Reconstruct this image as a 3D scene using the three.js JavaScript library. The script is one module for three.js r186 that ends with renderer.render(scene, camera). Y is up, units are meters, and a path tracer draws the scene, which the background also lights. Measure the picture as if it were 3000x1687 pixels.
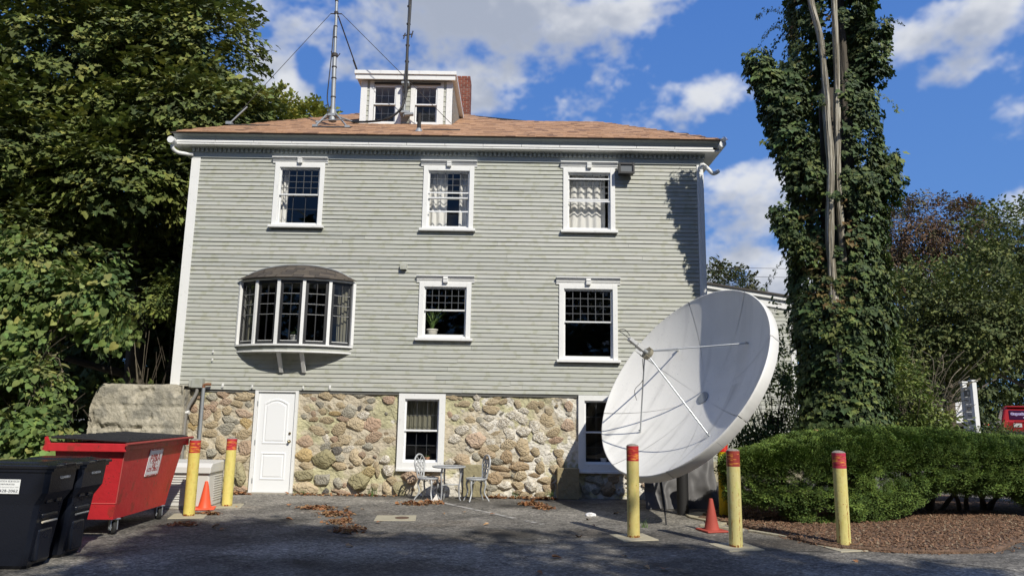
import * as THREE from 'three';
import { mergeGeometries, mergeVertices } from 'three/addons/utils/BufferGeometryUtils.js';
import { RoundedBoxGeometry } from 'three/addons/geometries/RoundedBoxGeometry.js';

// ---------- camera, sky, sun, exposure ----------
const scene = new THREE.Scene();
const camera = new THREE.PerspectiveCamera(44.19, 1024 / 575, 0.1, 900);
camera.position.set(0, 1.72, 14.77);
camera.rotation.order = 'YXZ';
camera.rotation.set(0.17096, 0.002015, 0.015555);
camera.updateMatrixWorld();
const renderer = new THREE.WebGLRenderer({ antialias: true });
renderer.toneMapping = THREE.LinearToneMapping;
renderer.toneMappingExposure = 0.97;
renderer.shadowMap.enabled = true;
const SUN = new THREE.Vector3(0.55, 0.98, 1.0).normalize();
const sun = new THREE.DirectionalLight(new THREE.Color(1.0, 0.95, 0.85), 5.0);
sun.position.copy(SUN).multiplyScalar(60);
sun.castShadow = true;
sun.shadow.mapSize.set(4096, 4096);
Object.assign(sun.shadow.camera, { left: -30, right: 30, top: 30, bottom: -30, near: 1, far: 160 });
sun.shadow.radius = 1;
scene.add(sun, sun.target);

// ---------- random numbers and noise ----------
function rng(seed) { let a = seed >>> 0; return () => { a |= 0; a = a + 0x6D2B79F5 | 0; let t = Math.imul(a ^ a >>> 15, 1 | a); t = t + Math.imul(t ^ t >>> 7, 61 | t) ^ t; return ((t ^ t >>> 14) >>> 0) / 4294967296; }; }
const PERM = new Uint8Array(512); { const r = rng(11), p = [...Array(256).keys()]; for (let i = 255; i > 0; i--) { const j = Math.floor(r() * (i + 1)); [p[i], p[j]] = [p[j], p[i]]; } for (let i = 0; i < 512; i++) PERM[i] = p[i & 255]; }
const fade = (t) => t * t * (3 - 2 * t), mix = (a, b, t) => a + (b - a) * t, clamp = (x, a = 0, b = 1) => Math.min(b, Math.max(a, x));
const sstep = (a, b, x) => fade(clamp((x - a) / (b - a)));
function noise3(x, y, z) {
  const X = Math.floor(x), Y = Math.floor(y), Z = Math.floor(z), u = fade(x - X), v = fade(y - Y), w = fade(z - Z);
  const h = (i, j, k) => PERM[(PERM[(PERM[(X + i) & 255] + Y + j) & 255] + Z + k) & 255] / 255;
  return mix(mix(mix(h(0, 0, 0), h(1, 0, 0), u), mix(h(0, 1, 0), h(1, 1, 0), u), v), mix(mix(h(0, 0, 1), h(1, 0, 1), u), mix(h(0, 1, 1), h(1, 1, 1), u), v), w);
}
function fbm3(x, y, z, n = 5, g = 0.5) { let s = 0, a = 1, t = 0; for (let i = 0; i < n; i++) { s += a * noise3(x, y, z); t += a; a *= g; x = x * 2.03 + 17.1; y = y * 2.03 + 3.7; z = z * 2.03 + 9.2; } return s / t; }
function pnoise(x, y, p, s = 0) { // tileable, period p
  const X = Math.floor(x), Y = Math.floor(y), u = fade(x - X), v = fade(y - Y), m = (a) => ((a % p) + p) % p;
  const h = (i, j) => PERM[(PERM[(m(X + i) + s * 31) & 255] + m(Y + j)) & 255] / 255;
  return mix(mix(h(0, 0), h(1, 0), u), mix(h(0, 1), h(1, 1), u), v);
}
function pfbm(u, v, p, n = 4, s = 0, g = 0.5) { let r = 0, a = 1, t = 0; for (let i = 0; i < n; i++) { r += a * pnoise(u * p, v * p, p, s + i); t += a; a *= g; p *= 2; if (p > 256) break; } return r / t; }

// ---------- the sky: air and broken cumulus ----------
{
  const W = 3072, H = 1536, data = new Float32Array(W * H * 4);
  // cloud banks: azimuth, elevation, half widths in degrees, weight
  const banks = [[-15.1, 29.4, 11.6, 3.5, 1.0], [-4.9, 30.1, 8.1, 3.3, 1], [-7.8, 26.9, 8.7, 3.0, 0.9], [-20.1, 24.3, 3.9, 2.6, 1.0], [-24.5, 26.7, 3.9, 3.5, 0.9], [4.0, 30.4, 6.8, 1.9, 0.75], [9.9, 31.2, 3.0, 1.4, 0.45], [-17.5, 26.0, 1.0, 1.4, -0.9], [-15.1, 23.8, 1.5, 1.2, -0.9], [-1.2, 24.4, 3.3, 1.6, 0.8], [13.5, 24.0, 5.0, 2.2, 1.3], [11.3, 27.4, 2.1, 2.6, 0.45], [19.4, 17.7, 3.9, 1.9, 0.9], [20.0, 15.2, 3.2, 1.3, 0.85], [18.8, 9.8, 6.5, 3.2, 1.9], [33.9, 26.4, 4.0, 2.2, 0.75], [30.7, 25.6, 1.6, 1.3, 0.6], [33.3, 22.7, 1.8, 1.2, 0.6], [36.5, 19.9, 2.5, 1.6, 0.6], [34.7, 18.0, 5.2, 1.4, 0.6], [36.4, 13.7, 1.7, 1.6, 0.95], [25.6, 21.9, 3.8, 2.3, -0.5], [15.5, 28.3, 5.3, 1.4, -0.4], [-12, 35, 14, 5, 0.9]];
  const D = Math.PI / 180;
  const cover = (az, el, x, y, z) => {
    let m = 0;
    for (const [a, e, sa, se, w] of banks) { const q = ((az - a) / sa) ** 2 + ((el - e) / se) ** 2; if (q < 6) m += w * Math.exp(-q); }
    const near = sstep(62, 40, Math.abs(az)) * sstep(58, 38, el);
    if (near < 1) m = mix(sstep(0.46, 0.62, fbm3(x * 3.1 + 5, y * 5 + 2, z * 3.1, 3)) * 0.95, m, near);
    return m;
  };
  const density = (az, el, x, y, z) => {
    const w = (fbm3(x * 5, y * 6 + 4, z * 5 + 7, 3) - 0.5) * 0.5, n = fbm3(x * 11 + 3 + w, y * 17 + w, z * 11 - w, 7, 0.6) - 0.5;
    return Math.min(1.1, cover(az, el, x, y, z)) * 1.2 + n * 4.2 - 0.5;
  };
  for (let j = 0; j < H; j++) {
    const el = (0.5 - (j + 0.5) / H) * 180; // row 0 is the top; DataTexture rows run upwards
    const row = H - 1 - j, y = Math.sin(el * D), c = Math.cos(el * D);
    for (let i = 0; i < W; i++) {
      const o = (row * W + i) * 4, phi = ((i + 0.5) / W - 0.5) * 360; // equirect: u=.5 looks along +x in three; azimuth from -z
      let az = phi + 90; if (az > 180) az -= 360;
      const x = Math.sin(az * D) * c, z = -Math.cos(az * D) * c;
      let r, g, b;
      const t = clamp(el / 60);
      r = mix(0.21, 0.03, Math.pow(t, 0.5)); g = mix(0.42, 0.125, Math.pow(t, 0.55)); b = mix(0.76, 0.49, Math.pow(t, 0.8));
      if (el > 0) {
        const d = density(az, el, x, y, z);
        if (d > 0) {
          const a = Math.pow(sstep(0, 1.05, d), 0.75), lit = density(az + 1.6, el + 2.2, Math.sin((az + 1.6) * D) * c, Math.sin((el + 2.2) * D), -Math.cos((az + 1.6) * D) * c);
          const shade = sstep(-0.5, 1.2, lit) * 0.8, body = sstep(0.3, 1.2, d) * 0.2;
          const k = clamp(shade + body);
          const cr = mix(0.84, 0.40, k), cg = mix(0.86, 0.45, k), cb = mix(0.90, 0.56, k);
          r = mix(r, cr, a); g = mix(g, cg, a); b = mix(b, cb, a);
        }
      } else { r = 0.16; g = 0.17; b = 0.15; }
      data[o] = r; data[o + 1] = g; data[o + 2] = b; data[o + 3] = 1;
    }
  }
  const t = new THREE.DataTexture(data, W, H, THREE.RGBAFormat, THREE.FloatType);
  t.mapping = THREE.EquirectangularReflectionMapping; t.minFilter = t.magFilter = THREE.LinearFilter; t.needsUpdate = true;
  scene.background = t; scene.environment = t;
}

// ---------- helpers ----------
const taken = new Map();
function numbered(name) { const n = taken.get(name) ?? 0; taken.set(name, n + 1); return n ? name + '_' + String(n).padStart(3, '0') : name; }
function tag(o, label, category, group, kind) { o.userData = {}; if (label) o.userData.label = label; if (category) o.userData.category = category; if (group) o.userData.group = group; if (kind) o.userData.kind = kind; return o; }
function thing(name, label, category, pos = [0, 0, 0], turn = 0, group) { const o = new THREE.Group(); o.name = numbered(name); o.position.set(...pos); o.rotation.y = turn; scene.add(o); return tag(o, label, category, group); }
function part(name, geo, mat, parent) { const m = new THREE.Mesh(Array.isArray(geo) ? merge(geo) : geo, mat); m.name = name; m.castShadow = m.receiveShadow = true; parent.add(m); return m; }
function solo(name, geo, mat, label, category, group, kind) { const m = part(numbered(name), geo, mat, scene); return tag(m, label, category, group, kind); }
function sub(name, parent) { const g = new THREE.Group(); g.name = name; parent.add(g); return g; }
function merge(list) {
  const withUv = list.every((g) => g.attributes.uv), withColor = list.some((g) => g.attributes.color);
  return mergeGeometries(list.map((g) => { const n = g.index ? g.toNonIndexed() : g.clone(); for (const k of Object.keys(n.attributes)) if (!['position', 'normal', 'uv', 'color'].includes(k) || (k === 'uv' && !withUv)) n.deleteAttribute(k); if (withColor && !n.attributes.color) n.setAttribute('color', new THREE.BufferAttribute(new Float32Array(n.attributes.position.count * 3).fill(1), 3)); return n; }), false);
}
// texture coordinates in metres, taken from the side each face looks to
function metric(geo, k = 1, off = 0) {
  const g = geo.index ? geo.toNonIndexed() : geo, p = g.attributes.position, n = g.attributes.normal, uv = new Float32Array(p.count * 2);
  for (let i = 0; i < p.count; i++) {
    const f = i - i % 3, ax = Math.abs(n.getX(f) + n.getX(f + 1) + n.getX(f + 2)), ay = Math.abs(n.getY(f) + n.getY(f + 1) + n.getY(f + 2)), az = Math.abs(n.getZ(f) + n.getZ(f + 1) + n.getZ(f + 2));
    const [u, v] = ay > ax && ay > az ? [p.getX(i), p.getZ(i)] : ax > az ? [p.getZ(i), p.getY(i)] : [p.getX(i), p.getY(i)];
    uv[i * 2] = u * k + off; uv[i * 2 + 1] = v * k + off * 0.7;
  }
  g.setAttribute('uv', new THREE.BufferAttribute(uv, 2)); return g;
}
const V = (x, y, z) => new THREE.Vector3(x, y, z);
// box from corner to corner
function bx(x0, x1, y0, y1, z0, z1) { return metric(new THREE.BoxGeometry(x1 - x0, y1 - y0, z1 - z0).translate((x0 + x1) / 2, (y0 + y1) / 2, (z0 + z1) / 2)); }
function rbx(x0, x1, y0, y1, z0, z1, r = 0.01, s = 2) { return metric(new RoundedBoxGeometry(x1 - x0, y1 - y0, z1 - z0, s, r).translate((x0 + x1) / 2, (y0 + y1) / 2, (z0 + z1) / 2)); }
function bar(a, b, r0, r1 = r0, seg = 8) {
  const A = V(...a), B = V(...b), d = B.clone().sub(A), g = new THREE.CylinderGeometry(r1, r0, d.length(), seg, 1);
  return g.applyQuaternion(new THREE.Quaternion().setFromUnitVectors(V(0, 1, 0), d.clone().normalize())).translate((a[0] + b[0]) / 2, (a[1] + b[1]) / 2, (a[2] + b[2]) / 2);
}
function tube(pts, r, seg = 24, rs = 7, closed = false) { return new THREE.TubeGeometry(new THREE.CatmullRomCurve3(pts.map((p) => V(...p)), closed), seg, r, rs, closed); }
// tube whose radius tapers along its length
function limb(pts, r0, r1, seg = 14, rs = 8, wob = 0) {
  const curve = new THREE.CatmullRomCurve3(pts.map((p) => V(...p))), g = new THREE.TubeGeometry(curve, seg, 1, rs, false), p = g.attributes.position, c = V(0, 0, 0);
  for (let i = 0; i <= seg; i++) { curve.getPointAt(i / seg, c); for (let j = 0; j <= rs; j++) { const k = i * (rs + 1) + j, s = mix(r0, r1, Math.pow(i / seg, 0.8)) * (1 + wob * (noise3(i * 0.7, (j % rs) * 1.3, r0 * 50) - 0.5)); p.setXYZ(k, c.x + (p.getX(k) - c.x) * s, c.y + (p.getY(k) - c.y) * s, c.z + (p.getZ(k) - c.z) * s); } }
  g.computeVertexNormals(); return g;
}
function poly(points, faces) { // flat-shaded faces from vertex lists
  const pos = []; for (const f of faces) for (let i = 1; i + 1 < f.length; i++) pos.push(...points[f[0]], ...points[f[i]], ...points[f[i + 1]]);
  const g = new THREE.BufferGeometry(); g.setAttribute('position', new THREE.Float32BufferAttribute(pos, 3)); g.computeVertexNormals(); return metric(g);
}
function prism(outline, depth, bevel = 0) { const s = new THREE.Shape(outline.map((p) => new THREE.Vector2(...p))); return metric(new THREE.ExtrudeGeometry(s, { depth, bevelEnabled: bevel > 0, bevelSize: bevel, bevelThickness: bevel, bevelSegments: 1, bevelOffset: -bevel })); }
// computed textures
const toS = (c) => c <= 0.0031308 ? c * 12.92 : 1.055 * Math.pow(c, 1 / 2.4) - 0.055;
function tex(n, fn, rep = 1, srgb = true) { // fn(u,v) -> linear rgb (or one value for data)
  const d = new Uint8Array(n * n * 4);
  for (let j = 0; j < n; j++) for (let i = 0; i < n; i++) { const c = fn(i / n, j / n), o = (j * n + i) * 4; for (let k = 0; k < 3; k++) { const x = Array.isArray(c) ? c[k] : c; d[o + k] = clamp(srgb ? toS(x) : x) * 255; } d[o + 3] = 255; }
  const t = new THREE.DataTexture(d, n, n); t.wrapS = t.wrapT = THREE.RepeatWrapping; t.magFilter = THREE.LinearFilter; t.minFilter = THREE.LinearMipmapLinearFilter; t.generateMipmaps = true; t.repeat.set(rep, rep); if (srgb) t.colorSpace = THREE.SRGBColorSpace; t.needsUpdate = true; return t;
}
function canvas(w, h, draw) { const c = document.createElement('canvas'); c.width = w; c.height = h; draw(c.getContext('2d'), w, h); const t = new THREE.CanvasTexture(c); t.colorSpace = THREE.SRGBColorSpace; t.anisotropy = 8; return t; }
const lin = (r, g, b) => new THREE.Color().setRGB(r, g, b);
const mat = (r, g, b, rough = 0.8, o = {}) => new THREE.MeshStandardMaterial({ color: lin(r, g, b), roughness: rough, ...o });

// ---------- shared materials ----------
const grainT = tex(512, (u, v) => 0.78 + 0.22 * pfbm(u, v, 8, 5, 1) + (pnoise(u * 180, v * 180, 180, 3) - 0.5) * 0.08, 1);
const roughT = tex(256, (u, v) => 0.55 + 0.45 * pfbm(u, v, 6, 4, 7), 1, false);
const bumpT = tex(512, (u, v) => pfbm(u, v, 16, 5, 5), 1, false);
const fineBumpT = tex(256, (u, v) => pfbm(u, v, 40, 3, 9), 1, false);
// old oil paint on wood: fine grain along the board, dust, and small chips where the wood shows
const clapT = tex(1024, (u, v) => {
  const g = 0.91 + 0.09 * pfbm(u, v, 6, 3, 2) + (pnoise(u * 24, v * 256, 256, 4) - 0.5) * 0.1, dirt = sstep(0.56, 0.75, pfbm(u, v, 12, 4, 8)) * 0.12;
  const chip = pnoise(u * 60, v * 200, 200, 5) > 0.965 && pfbm(u, v, 10, 3, 12) > 0.6 ? 0.35 : 0;
  const k = g - dirt - chip; return [k, k, k * (1 - dirt * 0.8)];
}, 0.6);
const paintT = tex(512, (u, v) => { const k = 0.94 + 0.06 * pfbm(u, v, 8, 4, 3) - sstep(0.7, 0.82, pfbm(u, v, 14, 4, 6)) * 0.12; return [k, k, k * 0.985]; }, 1);
const M = {
  clap: [[0.41, 0.418, 0.37], [0.44, 0.446, 0.40], [0.42, 0.43, 0.375], [0.375, 0.385, 0.345], [0.43, 0.432, 0.38]].map((c) => mat(...c, 0.62, { map: clapT, bumpMap: clapT, bumpScale: 0.002 })),
  frieze: mat(0.42, 0.45, 0.44, 0.6, { map: paintT }),
  white: mat(0.79, 0.79, 0.775, 0.45, { map: paintT, bumpMap: bumpT, bumpScale: 0.001 }),
  vinyl: mat(0.80, 0.81, 0.81, 0.35),
  sash: mat(0.72, 0.73, 0.72, 0.4),
  blackSash: mat(0.022, 0.023, 0.025, 0.5, { map: paintT }),
  lead: mat(0.10, 0.105, 0.11, 0.5, { metalness: 0.4 }),
  glass: new THREE.MeshPhysicalMaterial({ color: 0xffffff, roughness: 0.02, transmission: 1, thickness: 0, ior: 1.5 }),
  dark: mat(0.05, 0.048, 0.045, 0.9),
  room: mat(0.07, 0.06, 0.05, 0.9),
  sheath: mat(0.12, 0.12, 0.11, 0.9),
  curtain: new THREE.MeshPhysicalMaterial({ color: lin(0.78, 0.77, 0.72), roughness: 0.95, transmission: 0.2, thickness: 0 }),
  beigeCurtain: new THREE.MeshPhysicalMaterial({ color: lin(0.16, 0.155, 0.115), roughness: 0.95 }),
  concrete: mat(0.38, 0.35, 0.29, 0.92, { map: grainT, bumpMap: bumpT, bumpScale: 0.02 }),
  steel: mat(0.46, 0.48, 0.49, 0.42, { metalness: 0.75, roughnessMap: roughT }),
  galv: mat(0.36, 0.38, 0.39, 0.55, { metalness: 0.45, map: grainT }),
  black: mat(0.012, 0.012, 0.013, 0.5),
  rubber: mat(0.02, 0.02, 0.02, 0.85),
  iron: mat(0.05, 0.042, 0.036, 0.7, { map: grainT }),
};
M.glass.side = THREE.DoubleSide;
// ---------- the ground ----------
const asphaltT = tex(1024, (u, v) => {
  const s = pnoise(u * 200, v * 200, 200, 1), s2 = pnoise(u * 96, v * 96, 96, 4), s3 = pnoise(u * 48, v * 48, 48, 6), coarse = pfbm(u, v, 5, 5, 2);
  let k = 0.72 + (s - 0.5) * 0.6 + (s2 - 0.5) * 0.5 + (s3 - 0.5) * 0.45 + (coarse - 0.5) * 0.5;
  if (s2 > 0.82) k += 0.35; // pale stones worn bare
  return [k * 0.236, k * 0.222, k * 0.194];
}, 0.42);
const asphaltB = tex(512, (u, v) => pnoise(u * 128, v * 128, 128, 1) * 0.7 + pnoise(u * 64, v * 64, 64, 8) * 0.3, 0.84, false);
M.asphalt = mat(1, 1, 1, 0.92, { map: asphaltT, bumpMap: asphaltB, bumpScale: 0.006, vertexColors: true });
const leafyT = tex(512, (u, v) => { const k = 0.5 + pfbm(u, v, 24, 4, 3), w = pfbm(u, v, 7, 3, 9); return [0.05 * k + 0.03 * w, 0.045 * k, 0.025 * k]; }, 0.8);
M.soil = mat(1, 1, 1, 1, { map: leafyT, bumpMap: bumpT, bumpScale: 0.05 });
{ // one sheet to the horizon; the lot is old asphalt with sealed and bare patches, the rest woodland floor
  const g = new THREE.PlaneGeometry(1, 1, 240, 200), p = g.attributes.position, uv = g.attributes.uv, col = new Float32Array(p.count * 3);
  for (let i = 0; i < p.count; i++) {
    const a = p.getX(i) * 2, b = -p.getY(i) * 2, x = a * 14 + Math.sign(a) * Math.pow(Math.abs(a), 5) * 300, z = 4 + b * 14 + Math.sign(b) * Math.pow(Math.abs(b), 5) * 300;
    const y = (0.6 * sstep(-3, -15, z) + 0.5 * sstep(-15, -45, z)) * sstep(6, 12, x);
    p.setXYZ(i, x, y, z); uv.setXY(i, x, z);
    const n = fbm3(x * 0.45, 3, z * 0.9, 4), n2 = fbm3(x * 1.7 + 9, 1, z * 2.3, 4);
    const k = 0.82 + (n - 0.5) * 0.9 + (n2 - 0.5) * 0.7 + sstep(0.55, 0.63, n) * 0.22 - sstep(0.6, 0.68, fbm3(x * 1.1 + 70, 5, z * 1.4, 3)) * 0.3, rust = sstep(0.57, 0.72, fbm3(x * 0.8 + 40, 7, z * 1.2, 4)) * 0.14;
    col[i * 3] = k; col[i * 3 + 1] = k * (0.985 - rust * 0.5); col[i * 3 + 2] = k * (0.96 - rust);
  }
  g.setAttribute('color', new THREE.BufferAttribute(col, 3)); g.computeVertexNormals();
  solo('ground', g, M.asphalt, 'worn grey asphalt of the parking lot', null, null, 'structure');
}
{ // cracks and a cold joint in the asphalt
  const m = mat(0.025, 0.024, 0.022, 1), r = rng(15), crack = (a, b, w) => { const n = 40, pos = [], idx = []; for (let i = 0; i <= n; i++) { const t = i / n, x = mix(a[0], b[0], t) + (fbm3(t * 9, a[0], a[1], 4) - 0.5) * 0.35, z = mix(a[1], b[1], t) + (fbm3(t * 9 + 5, a[1], 3, 4) - 0.5) * 0.35, h = w * (0.4 + r()); pos.push(x, 0.005, z - h, x, 0.005, z + h); if (i) { const o = i * 2; idx.push(o - 2, o - 1, o, o, o - 1, o + 1); } } const g = new THREE.BufferGeometry(); g.setAttribute('position', new THREE.Float32BufferAttribute(pos, 3)); g.setIndex(idx); g.computeVertexNormals(); return g; };
  solo('asphalt_crack', [crack([-3.2, 4.6], [4.2, 5.35], 0.008), crack([4.9, 5.45], [7.2, 7.6], 0.012), crack([0.4, 2.1], [1.2, 2.9], 0.006)], m, 'thin dark cracks running across the asphalt', null, null, 'structure');
}
M.concretePale = mat(0.42, 0.38, 0.27, 0.9, { map: grainT, bumpMap: bumpT, bumpScale: 0.01 });
M.linePaint = mat(0.48, 0.46, 0.42, 0.85, { map: grainT, bumpMap: asphaltB, bumpScale: 0.004 });
{ // parking line worn through in places
  const list = [], r = rng(5); const a = V(-1.23, 0.006, 1.08), b = V(0.5, 0.006, 3.4), d = b.clone().sub(a), L = d.length(); d.normalize();
  for (let s = 0; s < L; s += 0.06) { if (r() < 0.08 + 0.5 * sstep(1.9, 2.6, s)) continue; const w = 0.04 + r() * 0.015, c = a.clone().addScaledVector(d, s); list.push(new THREE.PlaneGeometry(w * 2, 0.064).rotateX(-Math.PI / 2).rotateY(Math.atan2(d.x, d.z)).translate(c.x + (r() - 0.5) * 0.01, 0.005, c.z)); }
  solo('parking_line', list, M.linePaint, 'worn white parking line painted on the asphalt', null, null, 'structure');
}

// ---------- the house ----------
const house = thing('grey_house', 'three storey grey clapboard house on a fieldstone basement', 'house');
const HX0 = -7.03, HX1 = 4.09, CLAP0 = 2.06, CLAPN = 56, EXPO = 0.0891, CLAP1 = CLAP0 + CLAPN * EXPO, ROOFZ = 0.38, ROOFY = 7.49, SL = 0.5;
const roofY = (z) => ROOFY + SL * (ROOFZ - z);
// window data: casing outside x0 x1 y0 y1, lights across and down in the upper sash
const WINS = [
  { x0: -5.215, x1: -4.135, y0: 5.55, y1: 6.945, cols: 5, rows: 4, crown: 7.07, low: [2, 2] },
  { x0: -1.985, x1: -0.885, y0: 5.525, y1: 6.92, cols: 5, rows: 4, crown: 7.045, bars: [0.28, 0.61], flat: 1 },
  { x0: 1.045, x1: 2.165, y0: 5.535, y1: 6.925, cols: 5, rows: 4, crown: 7.06, bars: [0.49, 0.89], flat: 1 },
  { x0: -1.985, x1: -0.885, y0: 3.18, y1: 4.36, cols: 6, rows: 3, crown: 4.505 },
  { x0: 0.965, x1: 2.195, y0: 2.775, y1: 4.36, cols: 6, rows: 4, crown: 4.515, sillDrop: 0.055 },
];
const BAY = { x0: -5.75, x1: -3.36, y0: 2.95, y1: 4.34, sag: 0.44 };
const BASE = [{ x0: -2.316, x1: -1.36, y0: 0.53, y1: 2.03 }, { x0: 1.37, x1: 2.33, y0: 0.545, y1: 2.05 }];
const DOOR = { x0: -5.275, x1: -4.385, y1: 2.06 };
{ // sheathing behind the boards, with the openings cut
  const s = new THREE.Shape([[HX0 + 0.02, 2.0], [HX1 - 0.02, 2.0], [HX1 - 0.02, 7.3], [HX0 + 0.02, 7.3]].map((p) => new THREE.Vector2(...p)));
  for (const w of WINS) s.holes.push(new THREE.Path([[w.x0 + 0.09, w.y0 + 0.03], [w.x0 + 0.09, w.y1 - 0.09], [w.x1 - 0.09, w.y1 - 0.09], [w.x1 - 0.09, w.y0 + 0.03]].map((p) => new THREE.Vector2(...p))));
  s.holes.push(new THREE.Path([[BAY.x0 + 0.12, BAY.y0 + 0.12], [BAY.x0 + 0.12, BAY.y1 - 0.12], [BAY.x1 - 0.12, BAY.y1 - 0.12], [BAY.x1 - 0.12, BAY.y0 + 0.12]].map((p) => new THREE.Vector2(...p))));
  part('front_wall', metric(new THREE.ExtrudeGeometry(s, { depth: 0.16, bevelEnabled: false }).translate(0, 0, -0.16)), M.sheath, house);
}
part('side_wall', bx(HX0, HX0 + 0.16, 0, 7.3, -14.6, -0.161), M.clap[0], house);
part('side_wall', bx(HX1 - 0.16, HX1, 0, 7.3, -14.6, -0.161), M.clap[0], house);
part('rear_wall', bx(HX0 + 0.161, HX1 - 0.161, 0, 7.3, -14.6, -14.44), M.clap[0], house);
part('room_wall', [bx(HX0 + 0.17, HX1 - 0.17, 0.2, 7.2, -5.1, -5), bx(-3.1, -3.0, 2.3, 7.2, -4.99, -0.6), bx(0.1, 0.2, 2.3, 7.2, -4.99, -0.6)], M.room, house);
part('floor_slab', bx(HX0 + 0.17, HX1 - 0.17, 2.1, 2.28, -4.99, -0.17), M.dark, house);
part('floor_slab', bx(HX0 + 0.17, HX1 - 0.17, 4.9, 5.1, -4.99, -0.17), M.dark, house);
part('floor_slab', bx(HX0 + 0.17, HX1 - 0.17, 7.18, 7.29, -4.99, -0.17), M.dark, house);

// clapboards, board by board
{
  const r = rng(77); let count = 0;
  const holes = [...WINS.map((w) => [w.x0, w.x1, w.y0 - 0.05, w.y1 + 0.1]), [BAY.x0 + 0.03, BAY.x1 - 0.03, BAY.y0 + 0.05, BAY.y1]];
  for (let i = 0; i < CLAPN; i++) {
    const y = CLAP0 + i * EXPO, cut = [];
    for (const [a, b, c, d] of holes) if (y + EXPO * 0.7 > c && y + EXPO * 0.3 < d) cut.push([a, b]);
    cut.sort((p, q) => p[0] - q[0]);
    let x = HX0 + 0.17; const runs = [];
    for (const [a, b] of cut) { runs.push([x, a]); x = b; } runs.push([x, HX1 - 0.145]);
    for (const [a, b] of runs) {
      let s = a;
      while (s < b - 0.001) {
        let e = b; const left = b - s;
        if (left > 2.6 && r() < 0.78) { e = s + 1.3 + r() * Math.min(3.4, left - 2.0); if (b - e < 0.6) e = b; }
        const dy0 = (r() - 0.5) * 0.006, dy1 = (r() - 0.5) * 0.006 + (r() < 0.12 ? -0.014 : 0), zz = (r() - 0.5) * 0.005, n = 5, pos = [], uv = [], idx = [], ou = r() * 9, ov = r() * 9;
        for (let k = 0; k <= n; k++) {
          const t = k / n, X = mix(s + 0.002, e - 0.002, t), lo = y + mix(dy0, dy1, t) + (noise3(X * 1.3, y * 7, 2) - 0.5) * 0.011, z = zz + (noise3(X * 0.9, y * 5, 8) - 0.5) * 0.006, hi = y + EXPO + 0.014;
          pos.push(X, lo, 0.002, X, lo, 0.028 + z, X, hi, 0.0065 + z * 0.5); // back foot, front foot, top
          for (const v of [lo - 0.02, lo, hi]) uv.push(X + ou, v * 1 + ov);
          if (k) { const o = (k - 1) * 3; idx.push(o + 1, o + 4, o + 2, o + 4, o + 5, o + 2, o, o + 3, o + 1, o + 3, o + 4, o + 1); }
        }
        const L = n * 3; idx.push(0, 1, 2, L, L + 2, L + 1);
        const g = new THREE.BufferGeometry(); g.setAttribute('position', new THREE.Float32BufferAttribute(pos, 3)); g.setAttribute('uv', new THREE.Float32BufferAttribute(uv, 2)); g.setIndex(idx);
        const f = g.toNonIndexed(); f.computeVertexNormals();
        part('clapboard', f, M.clap[[0, 1, 2, 4, 2, 0, 3, 4, 1, 0][Math.floor(r() * 10)]], house); count++; s = e;
      }
    }
  }
  console.log('clapboards', count);
}
// corner boards, water table, frieze, dentils, cornice
part('corner_board', rbx(HX0, HX0 + 0.17, CLAP0 + 0.03, CLAP1 + 0.02, 0.001, 0.036, 0.004), M.white, house);
part('corner_board', rbx(HX1 - 0.145, HX1, CLAP0 + 0.03, CLAP1 + 0.02, 0.001, 0.036, 0.004), M.white, house);
part('corner_board', rbx(HX0 - 0.025, HX0 - 0.001, CLAP0, CLAP1, -0.16, 0.034, 0.004), M.white, house);
part('frieze', bx(HX0 - 0.01, HX1 + 0.01, CLAP1 - 0.005, 7.3, 0.0, 0.045), M.frieze, house);
part('bed_mould', bx(HX0 - 0.03, HX1 + 0.03, 7.245, 7.262, 0.046, 0.115), M.frieze, house);
{ const g = bx(-0.027, 0.027, 7.165, 7.243, 0.046, 0.092); for (let x = HX0 + 0.02; x < HX1; x += 0.0965) { const d = part('dentil', g, M.frieze, house); d.position.x = x; } }
part('soffit', bx(HX0 - 0.3, HX1 + 0.3, 7.264, 7.3, 0.02, 0.26), M.white, house);
part('soffit', bx(HX1 + 0.012, HX1 + 0.3, 7.266, 7.3, -14.6, 0.018), M.white, house);
part('soffit', bx(HX0 - 0.3, HX0 - 0.012, 7.266, 7.3, -14.6, 0.018), M.white, house);
// gutter board in lengths, with the joints showing
{ const n = 14, a = HX0 - 0.27, b = HX1 + 0.16; for (let i = 0; i < n; i++) part('gutter_board', rbx(mix(a, b, i / n) + 0.003, mix(a, b, (i + 1) / n) - 0.003, 7.302, 7.358, 0.2, 0.272, 0.006), M.white, house); }
// crown mould under the roof edge
{
  const prof = [[0.2, 7.36], [0.268, 7.36], [0.272, 7.385], [0.29, 7.395], [0.3, 7.42], [0.33, 7.445], [0.36, 7.455], [0.36, 7.478], [0.2, 7.478]];
  const front = prism(prof.map(([z, y]) => [z, y]), HX1 - HX0 + 0.64).rotateY(-Math.PI / 2).translate(HX1 + 0.32, 0, 0);
  part('crown_mould', front, M.frieze, house);
  part('crown_mould', prism(prof.map(([z, y]) => [z - 0.02, y]), 14.7).translate(HX1 - 0.02, 0, -14.6 - 0.1), M.frieze, house);
  part('crown_mould', prism(prof.map(([z, y]) => [-z + 0.02, y]), 14.7).translate(HX0 + 0.02, 0, -14.6 - 0.1), M.frieze, house);
}
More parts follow.
